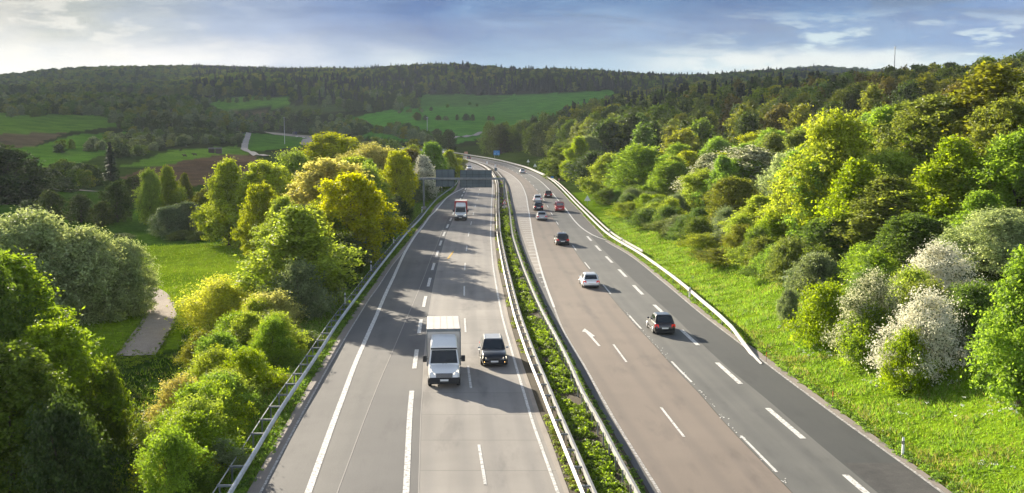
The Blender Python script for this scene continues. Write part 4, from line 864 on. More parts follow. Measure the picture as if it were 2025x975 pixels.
# ------------------------------------------------------------------ foliage prototypes
def crown_mesh(name, seed, Ht, Rd, prof, nlobe, ntwig, nleaf, leaf, zb=.06, lr=(.26, .42), tw=.38, flat=.85, inner=.75, spiky=0.0):
    """leaves gathered on twigs, twigs on the outside of uneven lobes; prof(z01) = crown radius"""
    rs = np.random.RandomState(seed); cs_, rads = [], []
    for i in range(nlobe):
        z = zb + (1 - zb) * (i + rs.uniform(0, 1)) / nlobe; a = i * 2.399 + rs.uniform(-.6, .6); env = prof(z) * Rd * (1 + .16 * math.sin(3 * a + seed) + .12 * math.sin(5 * a + z * 9))
        r_ = Rd * rs.uniform(*lr) * (.48 + .52 * min(1, env / Rd)); q = max(0, env - r_ * .85) * math.sqrt(rs.uniform(.15, 1)) * rs.uniform(.9, 1.1)
        cs_.append((q * math.cos(a), q * math.sin(a), z * Ht - r_ * .5 * z)); rads.append(r_)
    C_ = np.array(cs_); Rr = np.array(rads); tc_, td_ = [], []
    for c0, r0 in zip(C_, Rr):
        d_ = rs.normal(size=(ntwig, 3)); d_[:, 2] = d_[:, 2] * .9 + .25; d_ /= np.linalg.norm(d_, axis=1, keepdims=True)
        p = c0 + d_ * r0 * rs.uniform(inner, 1.12 + spiky, (ntwig, 1)) * np.array([1, 1, flat])
        dist = np.linalg.norm((p[:, None] - C_[None]) / np.array([1, 1, flat]), axis=2) / Rr[None]
        ok = (dist < .72).sum(1) == 0; ok &= p[:, 2] > .02 * Ht; tc_.append(p[ok]); td_.append(d_[ok])
    Pt = np.concatenate(tc_); Dt = np.concatenate(td_); n = len(Pt) * nleaf
    pr = np.repeat(Pt, nleaf, 0); dr = np.repeat(Dt, nleaf, 0); tws = np.repeat(rs.uniform(.6, 1.3, (len(Pt), 1)), nleaf, 0) * tw
    along_ = rs.uniform(-.6, 1.0, (n, 1)) * (1 + spiky * 4); p = pr + rs.normal(size=(n, 3)) * tws * np.array([.55, .55, .42]) + dr * along_ * tws
    nr = dr * .55 + rs.normal(size=(n, 3)) * .75 + np.array([0, 0, .35]); nr /= np.linalg.norm(nr, axis=1, keepdims=True)
    h_ = np.cross(nr, rs.normal(size=(n, 3))); h_ /= np.linalg.norm(h_, axis=1, keepdims=True); k_ = np.cross(nr, h_)
    s_ = leaf * rs.uniform(.6, 1.25, (n, 1)) * .5
    V = np.stack([p - h_ * s_, p - k_ * s_ * .62 + nr * s_ * .18, p + h_ * s_, p + k_ * s_ * .62 + nr * s_ * .18], 1).reshape(-1, 3)
    return npmesh(name, V, np.arange(len(V)).reshape(-1, 4)), list(zip(cs_, rads))
def trunk_mesh(name, Ht, Rd, lobes, seed, thick=.02, stems=1):
    rs = random.Random(seed); b = MB(); t0 = Ht * thick
    for s_ in range(stems):
        ang = s_ * 2.1; top = Vector((math.cos(ang) * Rd * .25 * (stems > 1), math.sin(ang) * Rd * .25 * (stems > 1), Ht * .8)); p0 = Vector((0, 0, -.6)); prev, r0 = p0, t0 * 1.35
        pts = [p0]
        for i in range(1, 6):
            q = p0.lerp(top, i / 5) + Vector((rs.uniform(-1, 1), rs.uniform(-1, 1), 0)) * Ht * .012; r1 = t0 * (1.1 - .17 * i); b.tube(prev, q, r0, r1, 8); prev, r0 = q, r1; pts.append(q)
    for (c, r_) in lobes[::max(1, len(lobes) // 12)]:
        c = Vector(c); k = max(.12, min(.75, c.z / Ht * .65)); a = Vector((0, 0, -.6)).lerp(Vector((0, 0, Ht * .8)), k)
        mid = a.lerp(c, .5) + Vector((0, 0, Ht * .02)); b.tube(a, mid, t0 * .42, t0 * .28, 6); b.tube(mid, c, t0 * .28, t0 * .1, 6)
    return b.mesh(name, True)
round_p = lambda z: max(.05, math.sqrt(max(0, 1 - ((z - .48) / .56) ** 2)))
dome_p = lambda z: max(.05, math.sqrt(max(0, 1 - (max(0, z - .25) / .78) ** 2)) * (.75 + .25 * min(1, z / .25)))
cone_p = lambda z: max(.04, (1 - z) ** .8)
tall_p = lambda z: max(.05, (math.sin(min(1, z * 1.02) * math.pi) ** .6) * (1.1 - .5 * z))
point_p = lambda z: max(.05, (1 - z ** 2.2) * (.7 + .5 * min(z / .3, 1)) / 1.1)
bush_p = lambda z: max(.1, math.sqrt(max(0, 1 - z ** 2)))
PR = {}   # name -> (crown mesh, trunk mesh, height, width)
def proto(key, seed, Ht, Rd, prof, nl, nt, nlf, leaf, thick=.02, stems=1, **kw):
    cm, lb = crown_mesh('foliage_' + key, seed, Ht, Rd, prof, nl, nt, nlf, leaf, **kw); cm.materials.append(LM['green'])
    tm = trunk_mesh('stem_' + key, Ht, Rd, lb, seed, thick, stems); tm.materials.append(M['bark']); 
    co = np.empty(len(cm.vertices) * 3, np.float32); cm.vertices.foreach_get('co', co); co = co.reshape(-1, 3); PR[key] = (cm, tm, float(np.percentile(co[:, 2], 99.7)), 2 * float(np.percentile(np.hypot(co[:, 0], co[:, 1]), 96)))
proto('oak', 1, 12, 4.6, dome_p, 30, 42, 30, .33, lr=(.24, .42), tw=.42, spiky=.1)
proto('maple', 2, 12, 4.3, round_p, 34, 38, 30, .33, lr=(.22, .38), tw=.42, spiky=.08)
proto('ash', 3, 13, 4.2, point_p, 40, 34, 30, .33, lr=(.17, .34), tw=.42, spiky=.22)
proto('oak_b', 51, 12, 4.7, dome_p, 26, 44, 30, .31, lr=(.26, .46), tw=.45, spiky=.16)
proto('maple_b', 52, 12, 4.2, point_p, 30, 40, 30, .32, lr=(.22, .42), tw=.42, spiky=.14)
proto('ash_b', 53, 13, 4.4, round_p, 46, 30, 30, .32, lr=(.15, .30), tw=.42, spiky=.3)
proto('bush_b', 54, 4, 2.8, dome_p, 18, 36, 28, .18, zb=.02, thick=.014, stems=3, tw=.27, lr=(.22, .46), spiky=.2)
proto('poplar', 4, 14, 2.6, tall_p, 30, 34, 26, .30, lr=(.34, .55), thick=.014, spiky=.1)
proto('bush', 5, 4, 2.7, bush_p, 22, 34, 28, .19, zb=.02, thick=.014, stems=3, tw=.27, lr=(.22, .42), spiky=.12)
proto('shrub', 6, 4, 2.6, bush_p, 26, 30, 28, .18, zb=.02, thick=.014, stems=3, tw=.28, spiky=.32, lr=(.18, .38))
proto('blossom', 9, 4, 2.6, bush_p, 24, 36, 50, .11, zb=.02, thick=.014, stems=3, tw=.27, lr=(.2, .42), spiky=.2)
proto('willow', 7, 9, 5, dome_p, 44, 46, 30, .26, lr=(.18, .34), tw=.42, spiky=.18)
proto('broom', 8, 4, 2.6, bush_p, 40, 30, 28, .16, zb=.02, thick=.01, stems=3, tw=.3, spiky=.5, lr=(.16, .28), flat=1.3)
proto('mid_round', 11, 12, 4.6, dome_p, 24, 26, 13, .55, tw=.5, spiky=.12)
proto('mid_tall', 12, 13, 4.0, point_p, 26, 24, 13, .55, tw=.5, spiky=.2)
proto('mid_bush', 13, 4, 2.8, bush_p, 14, 22, 12, .32, zb=.02, stems=2, tw=.3)
def conifer(name, seed, Ht, Rd, tiers, nb, leaf, per):
    rs = np.random.RandomState(seed); P_, D_ = [], []
    for i in range(tiers):
        z = .06 + .93 * i / (tiers - 1); r_ = Rd * (1 - z) ** .85 + .12
        for j in range(nb):
            a = rs.uniform(0, 6.283); rr_ = r_ * rs.uniform(.8, 1.12)
            for s_ in np.linspace(.25, 1, per):
                P_.append((math.cos(a) * rr_ * s_, math.sin(a) * rr_ * s_, z * Ht - s_ * rr_ * .28 + rs.normal() * .08)); D_.append((math.cos(a), math.sin(a), -.3))
    p = np.array(P_); dr = np.array(D_); n = len(p); h_ = dr / np.linalg.norm(dr, axis=1, keepdims=True); nr = np.array([0, 0, 1.0]) + rs.normal(size=(n, 3)) * .35
    k_ = np.cross(nr, h_); k_ /= np.linalg.norm(k_, axis=1, keepdims=True); s_ = leaf * rs.uniform(.7, 1.3, (n, 1))
    V = np.stack([p - h_ * s_, p - k_ * s_ * .5, p + h_ * s_, p + k_ * s_ * .5], 1).reshape(-1, 3); m_ = npmesh('foliage_' + name, V, np.arange(len(V)).reshape(-1, 4)); m_.materials.append(LM['conifer'])
    t_ = MB().tube((0, 0, -.6), (0, 0, Ht * .95), Ht * .014, .03, 8).mesh('stem_' + name, True); t_.materials.append(M['bark']); PR[name] = (m_, t_, Ht, Rd * 2)
conifer('conifer', 21, 16, 3.2, 26, 16, .62, 4)
rsg = random.Random(77); HIGH = []
def plant(key, mat, x, y, h, wd, label, cat='tree', group=None, rz=None, z=None, name=None):
    if key + '_b' in PR and rsg.random() < .5: key += '_b'
    cm, tm, Ht, Wt = PR[key]; z = ground(x, y) if z is None else z; r = empty(name or {'bush': 'shrub', 'hedge': 'hedge_shrub'}.get(cat, 'tree'), (x, y, z), rsg.uniform(0, 6.28) if rz is None else rz)
    if cat == 'shrub': r.name = 'shrub'
    tag(r, label, cat, group); sx, sz = wd / Wt, h / Ht
    c_ = link('foliage' if cat != 'tree' else 'crown', cm, None, r); c_.scale = (sx, sx * rsg.uniform(.92, 1.08), sz); c_.material_slots[0].link = 'OBJECT'; c_.material_slots[0].material = LM[mat]
    t_ = link('trunk' if cat == 'tree' else 'stem', tm, None, r); t_.scale = (sx, sx, sz); return r
FOOT = []
def tree(px, D, top, wpx, mat, key, label, cat='tree', group=None):
    """px column, distance, photo row of the top, crown width in photo pixels"""
    x = xd(px, D); h = max(1.0, zt(px, top, D) - ground(x, D)); wd = wpx / CF * D * (1.22 if cat == 'shrub' else 1.12); FOOT.append((x, D, wd))
    return plant(key, mat, x, D, h, wd, label, cat, group)
# row beside the left guard rail, near to far
for a in [
 (592, 98, 412, 205, 'lime', 'ash', 'tall light green tree with loose twiggy top above the left guard rail'),
 (700, 128, 345, 150, 'golden', 'maple', 'rounded golden yellow tree behind the left rail between the pale tree and the dark undergrowth'),
 (650, 146, 318, 165, 'pale', 'oak', 'wide pale yellow crown behind the rounded golden tree'),
 (786, 186, 300, 78, 'golden', 'maple', 'golden oval tree left of the gantry post'),
 (735, 205, 287, 125, 'pale', 'ash', 'pale orange topped tree between the golden oval tree and the high yellow one'),
 (662, 232, 266, 150, 'golden', 'oak', 'highest yellow crown in the row, cut against the distant motorway'),
 (585, 192, 300, 130, 'lime', 'oak', 'yellow green crown left of the highest yellow one'),
 (528, 172, 322, 125, 'golden', 'oak', 'broad yellow lit tree on the meadow side of the row'),
 (452, 176, 318, 118, 'lime', 'maple', 'big round tree standing at the far edge of the sunny meadow, leftmost yellow one'),
 (514, 156, 366, 84, 'lime', 'maple', 'greener small crowned tree in front of the yellow group at the meadow edge'),
 (610, 118, 470, 120, 'bright', 'oak', 'mid green crown hidden low behind the tall light green tree'),
 (560, 140, 392, 95, 'lime', 'ash', 'yellow green tree rising between the meadow edge tree and the tall light green tree'),
 (838, 236, 308, 66, 'white', 'maple', 'white flowering tree behind the left end of the gantry beam'),
 (852, 268, 282, 62, 'bright', 'maple', 'fresh green tree just beyond the white flowering one'),
 (888, 318, 298, 52, 'lime', 'maple', 'yellow green tree at the far left bend, last of the roadside row'),
 (862, 300, 318, 60, 'green', 'oak', 'green tree filling the gap over the small sign panel'),
 (770, 232, 300, 80, 'olive', 'oak', 'olive tree behind the golden oval one'),
 (700, 172, 312, 105, 'lime', 'maple', 'yellow green crown showing over the rounded golden tree'),
 (812, 262, 296, 60, 'brown', 'oak', 'bronze leaved tree behind the white flowering one'),
 (905, 372, 306, 34, 'olive', 'oak', 'small olive tree leaning over the far left carriageway'),
 ]: tree(*a)
for i in range(40):
    y_ = 112 + i * 5.2 + rsg.uniform(-2, 2); x_ = float(X('LR', y_)) - (rsg.uniform(6, 8.5) if y_ < 172 else rsg.uniform(8, 20) + (3 if i % 2 else 0))
    plant(['maple', 'oak', 'ash'][i % 3], rsg.choice(['lime', 'golden', 'lime', 'bright', 'lime']), x_, y_, rsg.uniform(9, 11.5) - (2.5 if y_ < 150 else 0), rsg.uniform(7.5, 9.5) - (2 if y_ < 172 else 0), 'closely packed yellow green tree inside the row along the left guard rail', 'tree', 'packed trees of the left row')
# dark undergrowth between the yellow row and the rail
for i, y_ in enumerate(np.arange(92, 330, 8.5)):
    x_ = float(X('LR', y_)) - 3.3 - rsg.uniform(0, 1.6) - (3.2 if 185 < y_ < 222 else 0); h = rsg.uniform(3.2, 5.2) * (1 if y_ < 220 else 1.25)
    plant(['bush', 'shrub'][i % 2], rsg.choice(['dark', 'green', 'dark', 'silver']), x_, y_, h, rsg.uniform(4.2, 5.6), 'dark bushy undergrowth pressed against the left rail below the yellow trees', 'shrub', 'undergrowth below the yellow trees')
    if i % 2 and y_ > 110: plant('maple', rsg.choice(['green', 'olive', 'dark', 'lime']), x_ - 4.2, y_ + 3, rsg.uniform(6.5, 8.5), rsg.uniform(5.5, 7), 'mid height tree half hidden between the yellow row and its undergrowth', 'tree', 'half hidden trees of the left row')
# bushes at the lower left between path and rail
for a in [
 (440, 97, 548, 150, 'yellow', 'broom', 'bright yellow feathery bush beside the gravel path'),
 (540, 88, 578, 120, 'pale', 'shrub', 'pale pinkish shrub between the yellow bush and the tall green tree'),
 (590, 80, 655, 95, 'green', 'bush', 'small dark green bush against the rail below the tall light green tree'),
 (480, 80, 650, 130, 'lime', 'bush', 'yellow green bush in front of the pale pinkish shrub'),
 (398, 82, 655, 80, 'olive', 'shrub', 'low olive shrub on the path side of the hedge'),
 (545, 74, 690, 100, 'bright', 'bush', 'round fresh green bush next to the middle part of the left rail'),
 (425, 70, 700, 130, 'lime', 'shrub', 'spreading light shrub, middle of the roadside hedge'),
 (500, 67, 735, 120, 'olive', 'bush', 'olive bush close to the rail, above the small pale maple'),
 (360, 64, 745, 115, 'pale', 'shrub', 'shrub with pale twig tips at the left edge of the hedge'),
 (435, 60, 790, 140, 'olive', 'bush', 'brownish olive rounded bush in the near part of the hedge'),
 (335, 57, 815, 120, 'lime', 'bush', 'yellow green bush at the lower left end of the hedge'),
 (400, 53, 860, 110, 'bright', 'shrub', 'bright low shrub directly left of the small pale maple'),
 (440, 50.5, 868, 78, 'willow', 'maple', 'small pale leaved sapling touching the near end of the left rail', 'shrub'),
 (330, 50, 890, 90, 'green', 'bush', 'dark green bush at the very bottom of the hedge'),
 (385, 47, 925, 110, 'green', 'shrub', 'green shrub cut by the bottom edge left of the rail'),
 ]: tree(*a[:7], cat='shrub')
for i in range(26):
    y_ = 47 + i * 1.9; px0 = 300 + (y_ - 47) * 3.2; x_ = float(X('LR', y_)) - 2.4 - rsg.uniform(0, 1) * max(1.5, (abs(xd(px0, y_)) - 14 - 2.4)) * .8
    plant(['bush', 'shrub'][i % 2], rsg.choice(['lime', 'bright', 'lime', 'bright', 'olive']), x_, y_, rsg.uniform(2.2, 3.4), rsg.uniform(3.4, 4.6), 'leafy bush in the continuous hedge left of the near guard rail', 'shrub', 'hedge bushes left of the near rail')
# willow and dark trees at the left edge
for a in [
 (60, 100, 420, 250, 'willow', 'willow', 'large grey green willow at the left edge above the dark tree'),
 (165, 103, 452, 190, 'willow', 'willow', 'middle crown of the grey green willows overlooking the meadow'),
 (250, 106, 475, 112, 'willow', 'willow', 'rightmost grey green willow leaning over the gravel path'),
 (30, 68, 510, 260, 'bright', 'maple', 'big green tree in the left corner with sunlit top'),
 (118, 60, 640, 200, 'bright', 'maple', 'dark green tree in the lower left, in front of the willows'),
 (20, 52, 690, 250, 'green', 'oak', 'shaded tree filling the bottom left corner'),
 (-60, 62, 480, 240, 'green', 'oak', 'dark tree cut off by the left edge'),
 (130, 48, 790, 190, 'dark', 'bush', 'low dark bush at the bottom left under the trees'),
 (215, 60, 720, 90, 'green', 'bush', 'small green bush at the shady side of the gravel path'),
 ]: tree(*a)
# valley beyond the meadow
for a in [
 (296, 226, 335, 44, 'lime', 'ash', 'left poplar of three behind the meadow'), (332, 234, 330, 56, 'lime', 'ash', 'middle poplar of three behind the meadow'),
 (366, 240, 345, 38, 'olive', 'ash', 'right and smallest poplar of three behind the meadow'),
 (332, 198, 408, 62, 'silver', 'oak', 'left grey willow bush below the poplars'), (370, 202, 400, 66, 'silver', 'maple', 'middle grey willow bush below the poplars'),
 (404, 215, 376, 60, 'olive', 'oak', 'olive tree between grey willows and the yellow group'), (318, 205, 452, 44, 'green', 'bush', 'round green bush left below the grey willows'),
 (360, 192, 455, 60, 'olive', 'bush', 'left olive bush at the far meadow edge'), (395, 190, 455, 52, 'olive', 'bush', 'right olive bush at the far meadow edge'),
 (240, 200, 462, 60, 'green', 'mid_bush', 'low flat green bush on the dark meadow'),
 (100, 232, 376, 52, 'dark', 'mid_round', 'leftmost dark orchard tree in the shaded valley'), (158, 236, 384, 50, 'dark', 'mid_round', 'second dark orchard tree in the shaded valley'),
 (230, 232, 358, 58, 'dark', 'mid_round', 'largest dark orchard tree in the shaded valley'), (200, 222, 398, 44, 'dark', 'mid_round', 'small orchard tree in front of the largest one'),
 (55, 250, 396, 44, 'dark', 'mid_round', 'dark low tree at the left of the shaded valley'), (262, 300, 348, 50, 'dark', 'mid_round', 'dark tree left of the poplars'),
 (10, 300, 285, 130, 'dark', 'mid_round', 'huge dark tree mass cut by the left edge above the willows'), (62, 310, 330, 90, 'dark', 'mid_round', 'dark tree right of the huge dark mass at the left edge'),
 (-40, 290, 270, 120, 'dark', 'mid_tall', 'dark tree beyond the left edge of the picture'),
 (218, 430, 282, 30, 'conifer', 'conifer', 'single dark spruce in the valley hedge'), (440, 330, 372, 40, 'dark', 'mid_round', 'dark tree behind the yellow group at the meadow'),
 ]: tree(*a)
# right embankment and slope
for a in [
 (2015, 54.5, 500, 170, 'bright', 'ash', 'bright green tree at the right edge, nearest on the slope'),
 (1825, 64, 575, 150, 'white', 'blossom', 'large white flowering bush nearest the road', 'shrub'),
 (1720, 71, 538, 130, 'cream', 'blossom', 'creamy flowering bush left of the large white one', 'shrub'),
 (1850, 76, 480, 140, 'white', 'blossom', 'white flowering bush uphill behind the large white one', 'shrub'),
 (1965, 80, 415, 170, 'willow', 'willow', 'grey white shrubby tree near the right edge', 'tree'),
 (1915, 66, 560, 120, 'green', 'bush', 'dark green bush between the white bush and the right edge tree', 'shrub'),
 (1790, 63, 650, 90, 'bright', 'bush', 'low green bush at the foot of the white flowering one', 'shrub'),
 (1715, 70, 600, 110, 'bright', 'bush', 'leafy green bush under the creamy flowering one', 'shrub'),
 (1632, 77, 560, 110, 'bright', 'shrub', 'fresh green bush reaching down the grass slope', 'shrub'),
 (1558, 86, 572, 44, 'silver', 'bush', 'small bluish bush alone in front of the slope bushes', 'shrub'),
 (1610, 90, 500, 90, 'silver', 'bush', 'round grey green bush above the small bluish one', 'shrub'),
 (1560, 98, 470, 90, 'olive', 'shrub', 'olive bush uphill of the round grey green one', 'shrub'),
 (1640, 100, 430, 140, 'green', 'maple', 'green tree in the middle of the slope above the creamy bush'),
 (1950, 118, 132, 240, 'olive', 'ash', 'tallest olive tree on the skyline at the right'), (2040, 112, 150, 190, 'olive', 'oak', 'olive tree cut by the right edge under the skyline'),
 (1830, 120, 192, 190, 'olive', 'oak', 'broad olive crown left of the tallest skyline tree'), (1735, 135, 215, 130, 'bright', 'maple', 'fresh green tree behind the broad olive crown'),
 (1640, 112, 224, 150, 'lime', 'ash', 'pointed yellow green tree rising above the slope'), (1560, 118, 330, 120, 'lime', 'maple', 'yellow green tree at the left foot of the pointed one'),
 (2000, 92, 262, 170, 'bright', 'oak', 'bright green broad tree below the skyline at the right'), (1880, 96, 320, 200, 'lime', 'ash', 'big yellow green tree in the centre of the right slope'),
 (1750, 98, 352, 180, 'olive', 'ash', 'olive green tree right of the pointed one, half way up'), (1680, 104, 402, 110, 'lime', 'maple', 'small lime tree under the pointed one'),
 (1800, 88, 425, 150, 'green', 'maple', 'green tree above the white bushes'), (1930, 84, 380, 140, 'bright', 'maple', 'green tree behind the grey white shrubby one'),
 (1700, 124, 300, 120, 'olive', 'oak', 'olive tree between the pointed and the broad olive one'), (1500, 128, 388, 110, 'golden', 'maple', 'yellow rounded tree on the slope over the bushes'),
 (1450, 140, 352, 110, 'olive', 'oak', 'olive tree left behind the yellow rounded one'), (1480, 172, 292, 175, 'cream', 'oak', 'wide pale flowering tree at the top of the slope'),
 (1400, 180, 305, 110, 'cream', 'maple', 'pale flowering tree left of the wide one'), (1385, 168, 342, 70, 'bright', 'maple', 'slim fresh green tree in front of the pale flowering ones'),
 (1340, 176, 385, 90, 'green', 'oak', 'green tree between the slim green one and the big round tree'), (1262, 222, 288, 120, 'bright', 'oak', 'big round bright tree at the left end of the slope trees'),
 (1205, 240, 305, 92, 'lime', 'maple', 'yellow green tree left of the big round bright one'), (1320, 200, 320, 90, 'bright', 'maple', 'bright tree right of the big round one'),
 (1330, 150, 432, 90, 'olive', 'bush', 'olive bush on the slope below the green tree', 'shrub'), (1250, 185, 400, 90, 'lime', 'bush', 'lime bush below the big round bright tree', 'shrub'),
 (1290, 162, 412, 90, 'green', 'shrub', 'green bush right below the big round bright tree', 'shrub'), (1205, 215, 372, 60, 'green', 'bush', 'dark green bush behind the triangle sign', 'shrub'),
 (1430, 118, 492, 120, 'olive', 'bush', 'broad olive bush low on the slope behind the rail', 'shrub'), (1395, 130, 462, 90, 'lime', 'shrub', 'lime bush on top of the broad olive one', 'shrub'),
 (1495, 112, 482, 110, 'lime', 'bush', 'yellow green bush right of the broad olive one', 'shrub'), (1520, 104, 520, 90, 'green', 'bush', 'green bush low on the slope before the bluish one', 'shrub'),
 (1430, 152, 420, 100, 'green', 'maple', 'green tree above the broad olive bush'), (1560, 140, 300, 110, 'willow', 'oak', 'greyish tree left of the pointed one near the skyline'),
 (1880, 140, 168, 130, 'brown', 'oak', 'bronze tree on the skyline left of the tallest olive one'), (1785, 152, 205, 110, 'green', 'oak', 'green tree on the skyline right of the fresh green one'),
 (1980, 100, 200, 170, 'olive', 'maple', 'olive tree directly below the tallest skyline tree'), (1620, 150, 290, 120, 'green', 'oak', 'green crown behind the pointed tree'),
 (1172, 278, 300, 84, 'dark', 'oak', 'dark round tree at the start of the slope trees'), (1120, 318, 284, 84, 'green', 'oak', 'green tree with yellow top beside the far rail'),
 (1145, 300, 272, 60, 'bright', 'maple', 'bright crown peeking over the dark round tree'), (1165, 330, 270, 60, 'silver', 'oak', 'greyish round crown behind the green tree with yellow top'),
 (1690, 90, 560, 60, 'dark', 'bush', 'small dark gap bush between creamy and green bushes', 'shrub'), (1672, 79, 668, 36, 'dark', 'bush', 'tiny dark bush out on the grass slope', 'shrub'),
 ]:
    cat = a[7] if len(a) > 7 else 'tree'; tree(*a[:7], cat=cat)
# fill-in bushes under the slope trees (nothing tells them apart)
for i in range(46):
    y_ = 66 + i * 4.2 + rsg.uniform(-1, 1); x_ = float(X('N', y_)) + (7.2 if y_ < 150 else 8) + rsg.uniform(0, 5)
    plant(['bush', 'shrub'][i % 2], rsg.choice(['green', 'lime', 'olive', 'bright', 'silver']), x_, y_, rsg.uniform(2.6, 4.2), rsg.uniform(4, 5.5), 'low bush in the thicket along the foot of the right slope trees', 'shrub', 'thicket bushes on the right slope')
for i in range(60):
    y_ = rsg.uniform(84, 250); x_ = float(X('N', y_)) + rsg.uniform(16, 55); x_ += max(0, (y_ - 200) * .1)
    plant(['oak', 'maple', 'ash'][i % 3], rsg.choice(['olive', 'lime', 'lime', 'bright', 'bright']), x_, y_, rsg.uniform(7, 10), rsg.uniform(6.5, 9), 'closely packed tree of the wood on the right slope', 'tree', 'packed trees on the right slope')
# edge of the forest along the far outer rail
for i in range(44):
    px = 938 + i * 5.2 + rsg.uniform(-3, 3); f = i / 44; D = 560 - f * 230 + rsg.uniform(-12, 12)
    x_ = float(X('L', min(D, 560))) + 12 + (i % 3) * 9 + (D < 520) * 8; plant(['mid_round', 'mid_tall'][i % 2], rsg.choice(['green', 'dark', 'olive', 'green', 'dark']), x_, D, rsg.uniform(13, 17), rsg.uniform(10, 13),
        'dark green tree at the forest edge along the far bend', 'tree', 'forest edge trees by the far bend')
for i, (px, D, top, w_, m_) in enumerate([(888, 640, 256, 32, 'dark'), (112 + 740, 900, 236, 1, 'dark')][:1] + [(105 / 4.05 + 800, 1000, 222, 14, 'brown'), (842, 1010, 228, 9, 'dark'), (867, 1020, 228, 10, 'brown'), (882, 1015, 229, 9, 'silver'),
        (904, 1010, 226, 6, 'dark'), (922, 1000, 225, 12, 'dark'), (935, 1005, 226, 8, 'dark'), (967, 1010, 229, 7, 'brown'), (975, 1005, 230, 7, 'brown')]):
    labs = ['round dark tree beside the pale farm track in the big green field', 'largest and leftmost tree of the row standing in the big green field', 'small dark tree next to the leftmost one of the field row', 'small reddish tree in the field row',
            'small whitish tree in the field row', 'narrow tree right of the whitish one in the field row', 'round dark tree in the middle of the field row', 'tree touching the round dark one of the field row',
            'left one of two thin trees at the right end of the field row', 'right one of two thin trees at the right end of the field row']
    tree(px, D if i == 0 else hit(px, 238.5, 500)[1], top, w_ * (1 if i == 0 else 1.15), m_, 'mid_round', labs[i])
# ------------------------------------------------------------------ masses of trees nobody could count: instanced foliage
def lowproto(key, seed, Ht, Rd, prof, nl, nt, nlf, leaf, mat, **kw):
    m_, _ = crown_mesh('mass_' + key, seed, Ht, Rd, prof, nl, nt, nlf, leaf, **kw); m_.materials.append(LM[mat]); return bpy.data.objects.new('mass_' + key, m_)
MASS = [lowproto('green', 31, 13, 5.6, dome_p, 16, 18, 7, 1.0, 'dark', tw=.7), lowproto('olive', 32, 13, 5.4, dome_p, 16, 18, 7, 1.0, 'olive', tw=.7),
        lowproto('leaf', 33, 13, 5.0, round_p, 16, 18, 7, 1.0, 'green', tw=.7), lowproto('bronze', 34, 13, 5.4, dome_p, 16, 18, 7, 1.0, 'brown', tw=.7),
        bpy.data.objects.new('mass_conifer', PR['conifer'][0].copy()), lowproto('grey', 36, 12, 5.2, dome_p, 16, 18, 7, 1.0, 'silver', tw=.7)]
def scatter(name, pts, label, cat):
    """pts rows: x, y, z, rotation, width scale, height scale, prototype index"""
    pts = np.asarray(pts, float); me = bpy.data.meshes.new(name); me.vertices.add(len(pts)); me.vertices.foreach_set('co', pts[:, :3].astype(np.float32).ravel())
    for nm, tp_, dat in (('idx', 'INT', pts[:, 6].astype(np.int32)), ):
        a = me.attributes.new(nm, tp_, 'POINT'); a.data.foreach_set('value', dat)
    a = me.attributes.new('rotv', 'FLOAT_VECTOR', 'POINT'); a.data.foreach_set('vector', np.stack([pts[:, 3] * 0, pts[:, 3] * 0, pts[:, 3]], -1).astype(np.float32).ravel())
    a = me.attributes.new('sclv', 'FLOAT_VECTOR', 'POINT'); a.data.foreach_set('vector', np.stack([pts[:, 4], pts[:, 4], pts[:, 5]], -1).astype(np.float32).ravel())
    o = link(name, me); ng = bpy.data.node_groups.new(name, 'GeometryNodeTree'); ng.interface.new_socket('Geometry', in_out='INPUT', socket_type='NodeSocketGeometry'); ng.interface.new_socket('Geometry', in_out='OUTPUT', socket_type='NodeSocketGeometry')
    N = ng.nodes; Lk = ng.links.new; gi = N.new('NodeGroupInput'); go = N.new('NodeGroupOutput'); jn = N.new('GeometryNodeJoinGeometry')
    def attr(nm, dt):
        a = N.new('GeometryNodeInputNamedAttribute'); a.data_type = dt; a.inputs[0].default_value = nm; return [s_ for s_ in a.outputs if s_.enabled and s_.name == 'Attribute'][0]
    ai, ar_, as_ = attr('idx', 'INT'), attr('rotv', 'FLOAT_VECTOR'), attr('sclv', 'FLOAT_VECTOR')
    for k, ob in enumerate(MASS):
        if not (pts[:, 6] == k).any(): continue
        oi = N.new('GeometryNodeObjectInfo'); oi.inputs['Object'].default_value = ob; oi.inputs['As Instance'].default_value = True
        cp_ = N.new('FunctionNodeCompare'); cp_.data_type = 'INT'; cp_.operation = 'EQUAL'; ins = [s_ for s_ in cp_.inputs if s_.enabled]; Lk(ai, ins[0]); ins[1].default_value = k
        ip = N.new('GeometryNodeInstanceOnPoints'); Lk(gi.outputs[0], ip.inputs['Points']); Lk(cp_.outputs[0], ip.inputs['Selection']); Lk(oi.outputs['Geometry'], ip.inputs['Instance']); Lk(ar_, ip.inputs['Rotation']); Lk(as_, ip.inputs['Scale']); Lk(ip.outputs[0], jn.inputs[0])
    Lk(jn.outputs[0], go.inputs[0]); md = o.modifiers.new('scatter', 'NODES'); md.node_group = ng
    return tag(o, label, cat, kind='stuff')
rs = np.random.RandomState(9)
def sample(n, a0, a1, d0, d1):
    a = np.radians(rs.uniform(a0, a1, n)); D = np.sqrt(rs.uniform(d0 ** 2, d1 ** 2, n)); x_, y_ = np.sin(a) * D, np.cos(a) * D; z_ = T(x_, y_); qx, qy = toPix(x_, y_, z_); return x_, y_, z_, qx, qy
def rows(x_, y_, z_, pick, h, w_):
    n = len(x_); return np.stack([x_, y_, z_ - .3, rs.uniform(0, 6.28, n), w_ * rs.uniform(.75, 1.25, n), h * rs.uniform(.75, 1.2, n), pick], -1)
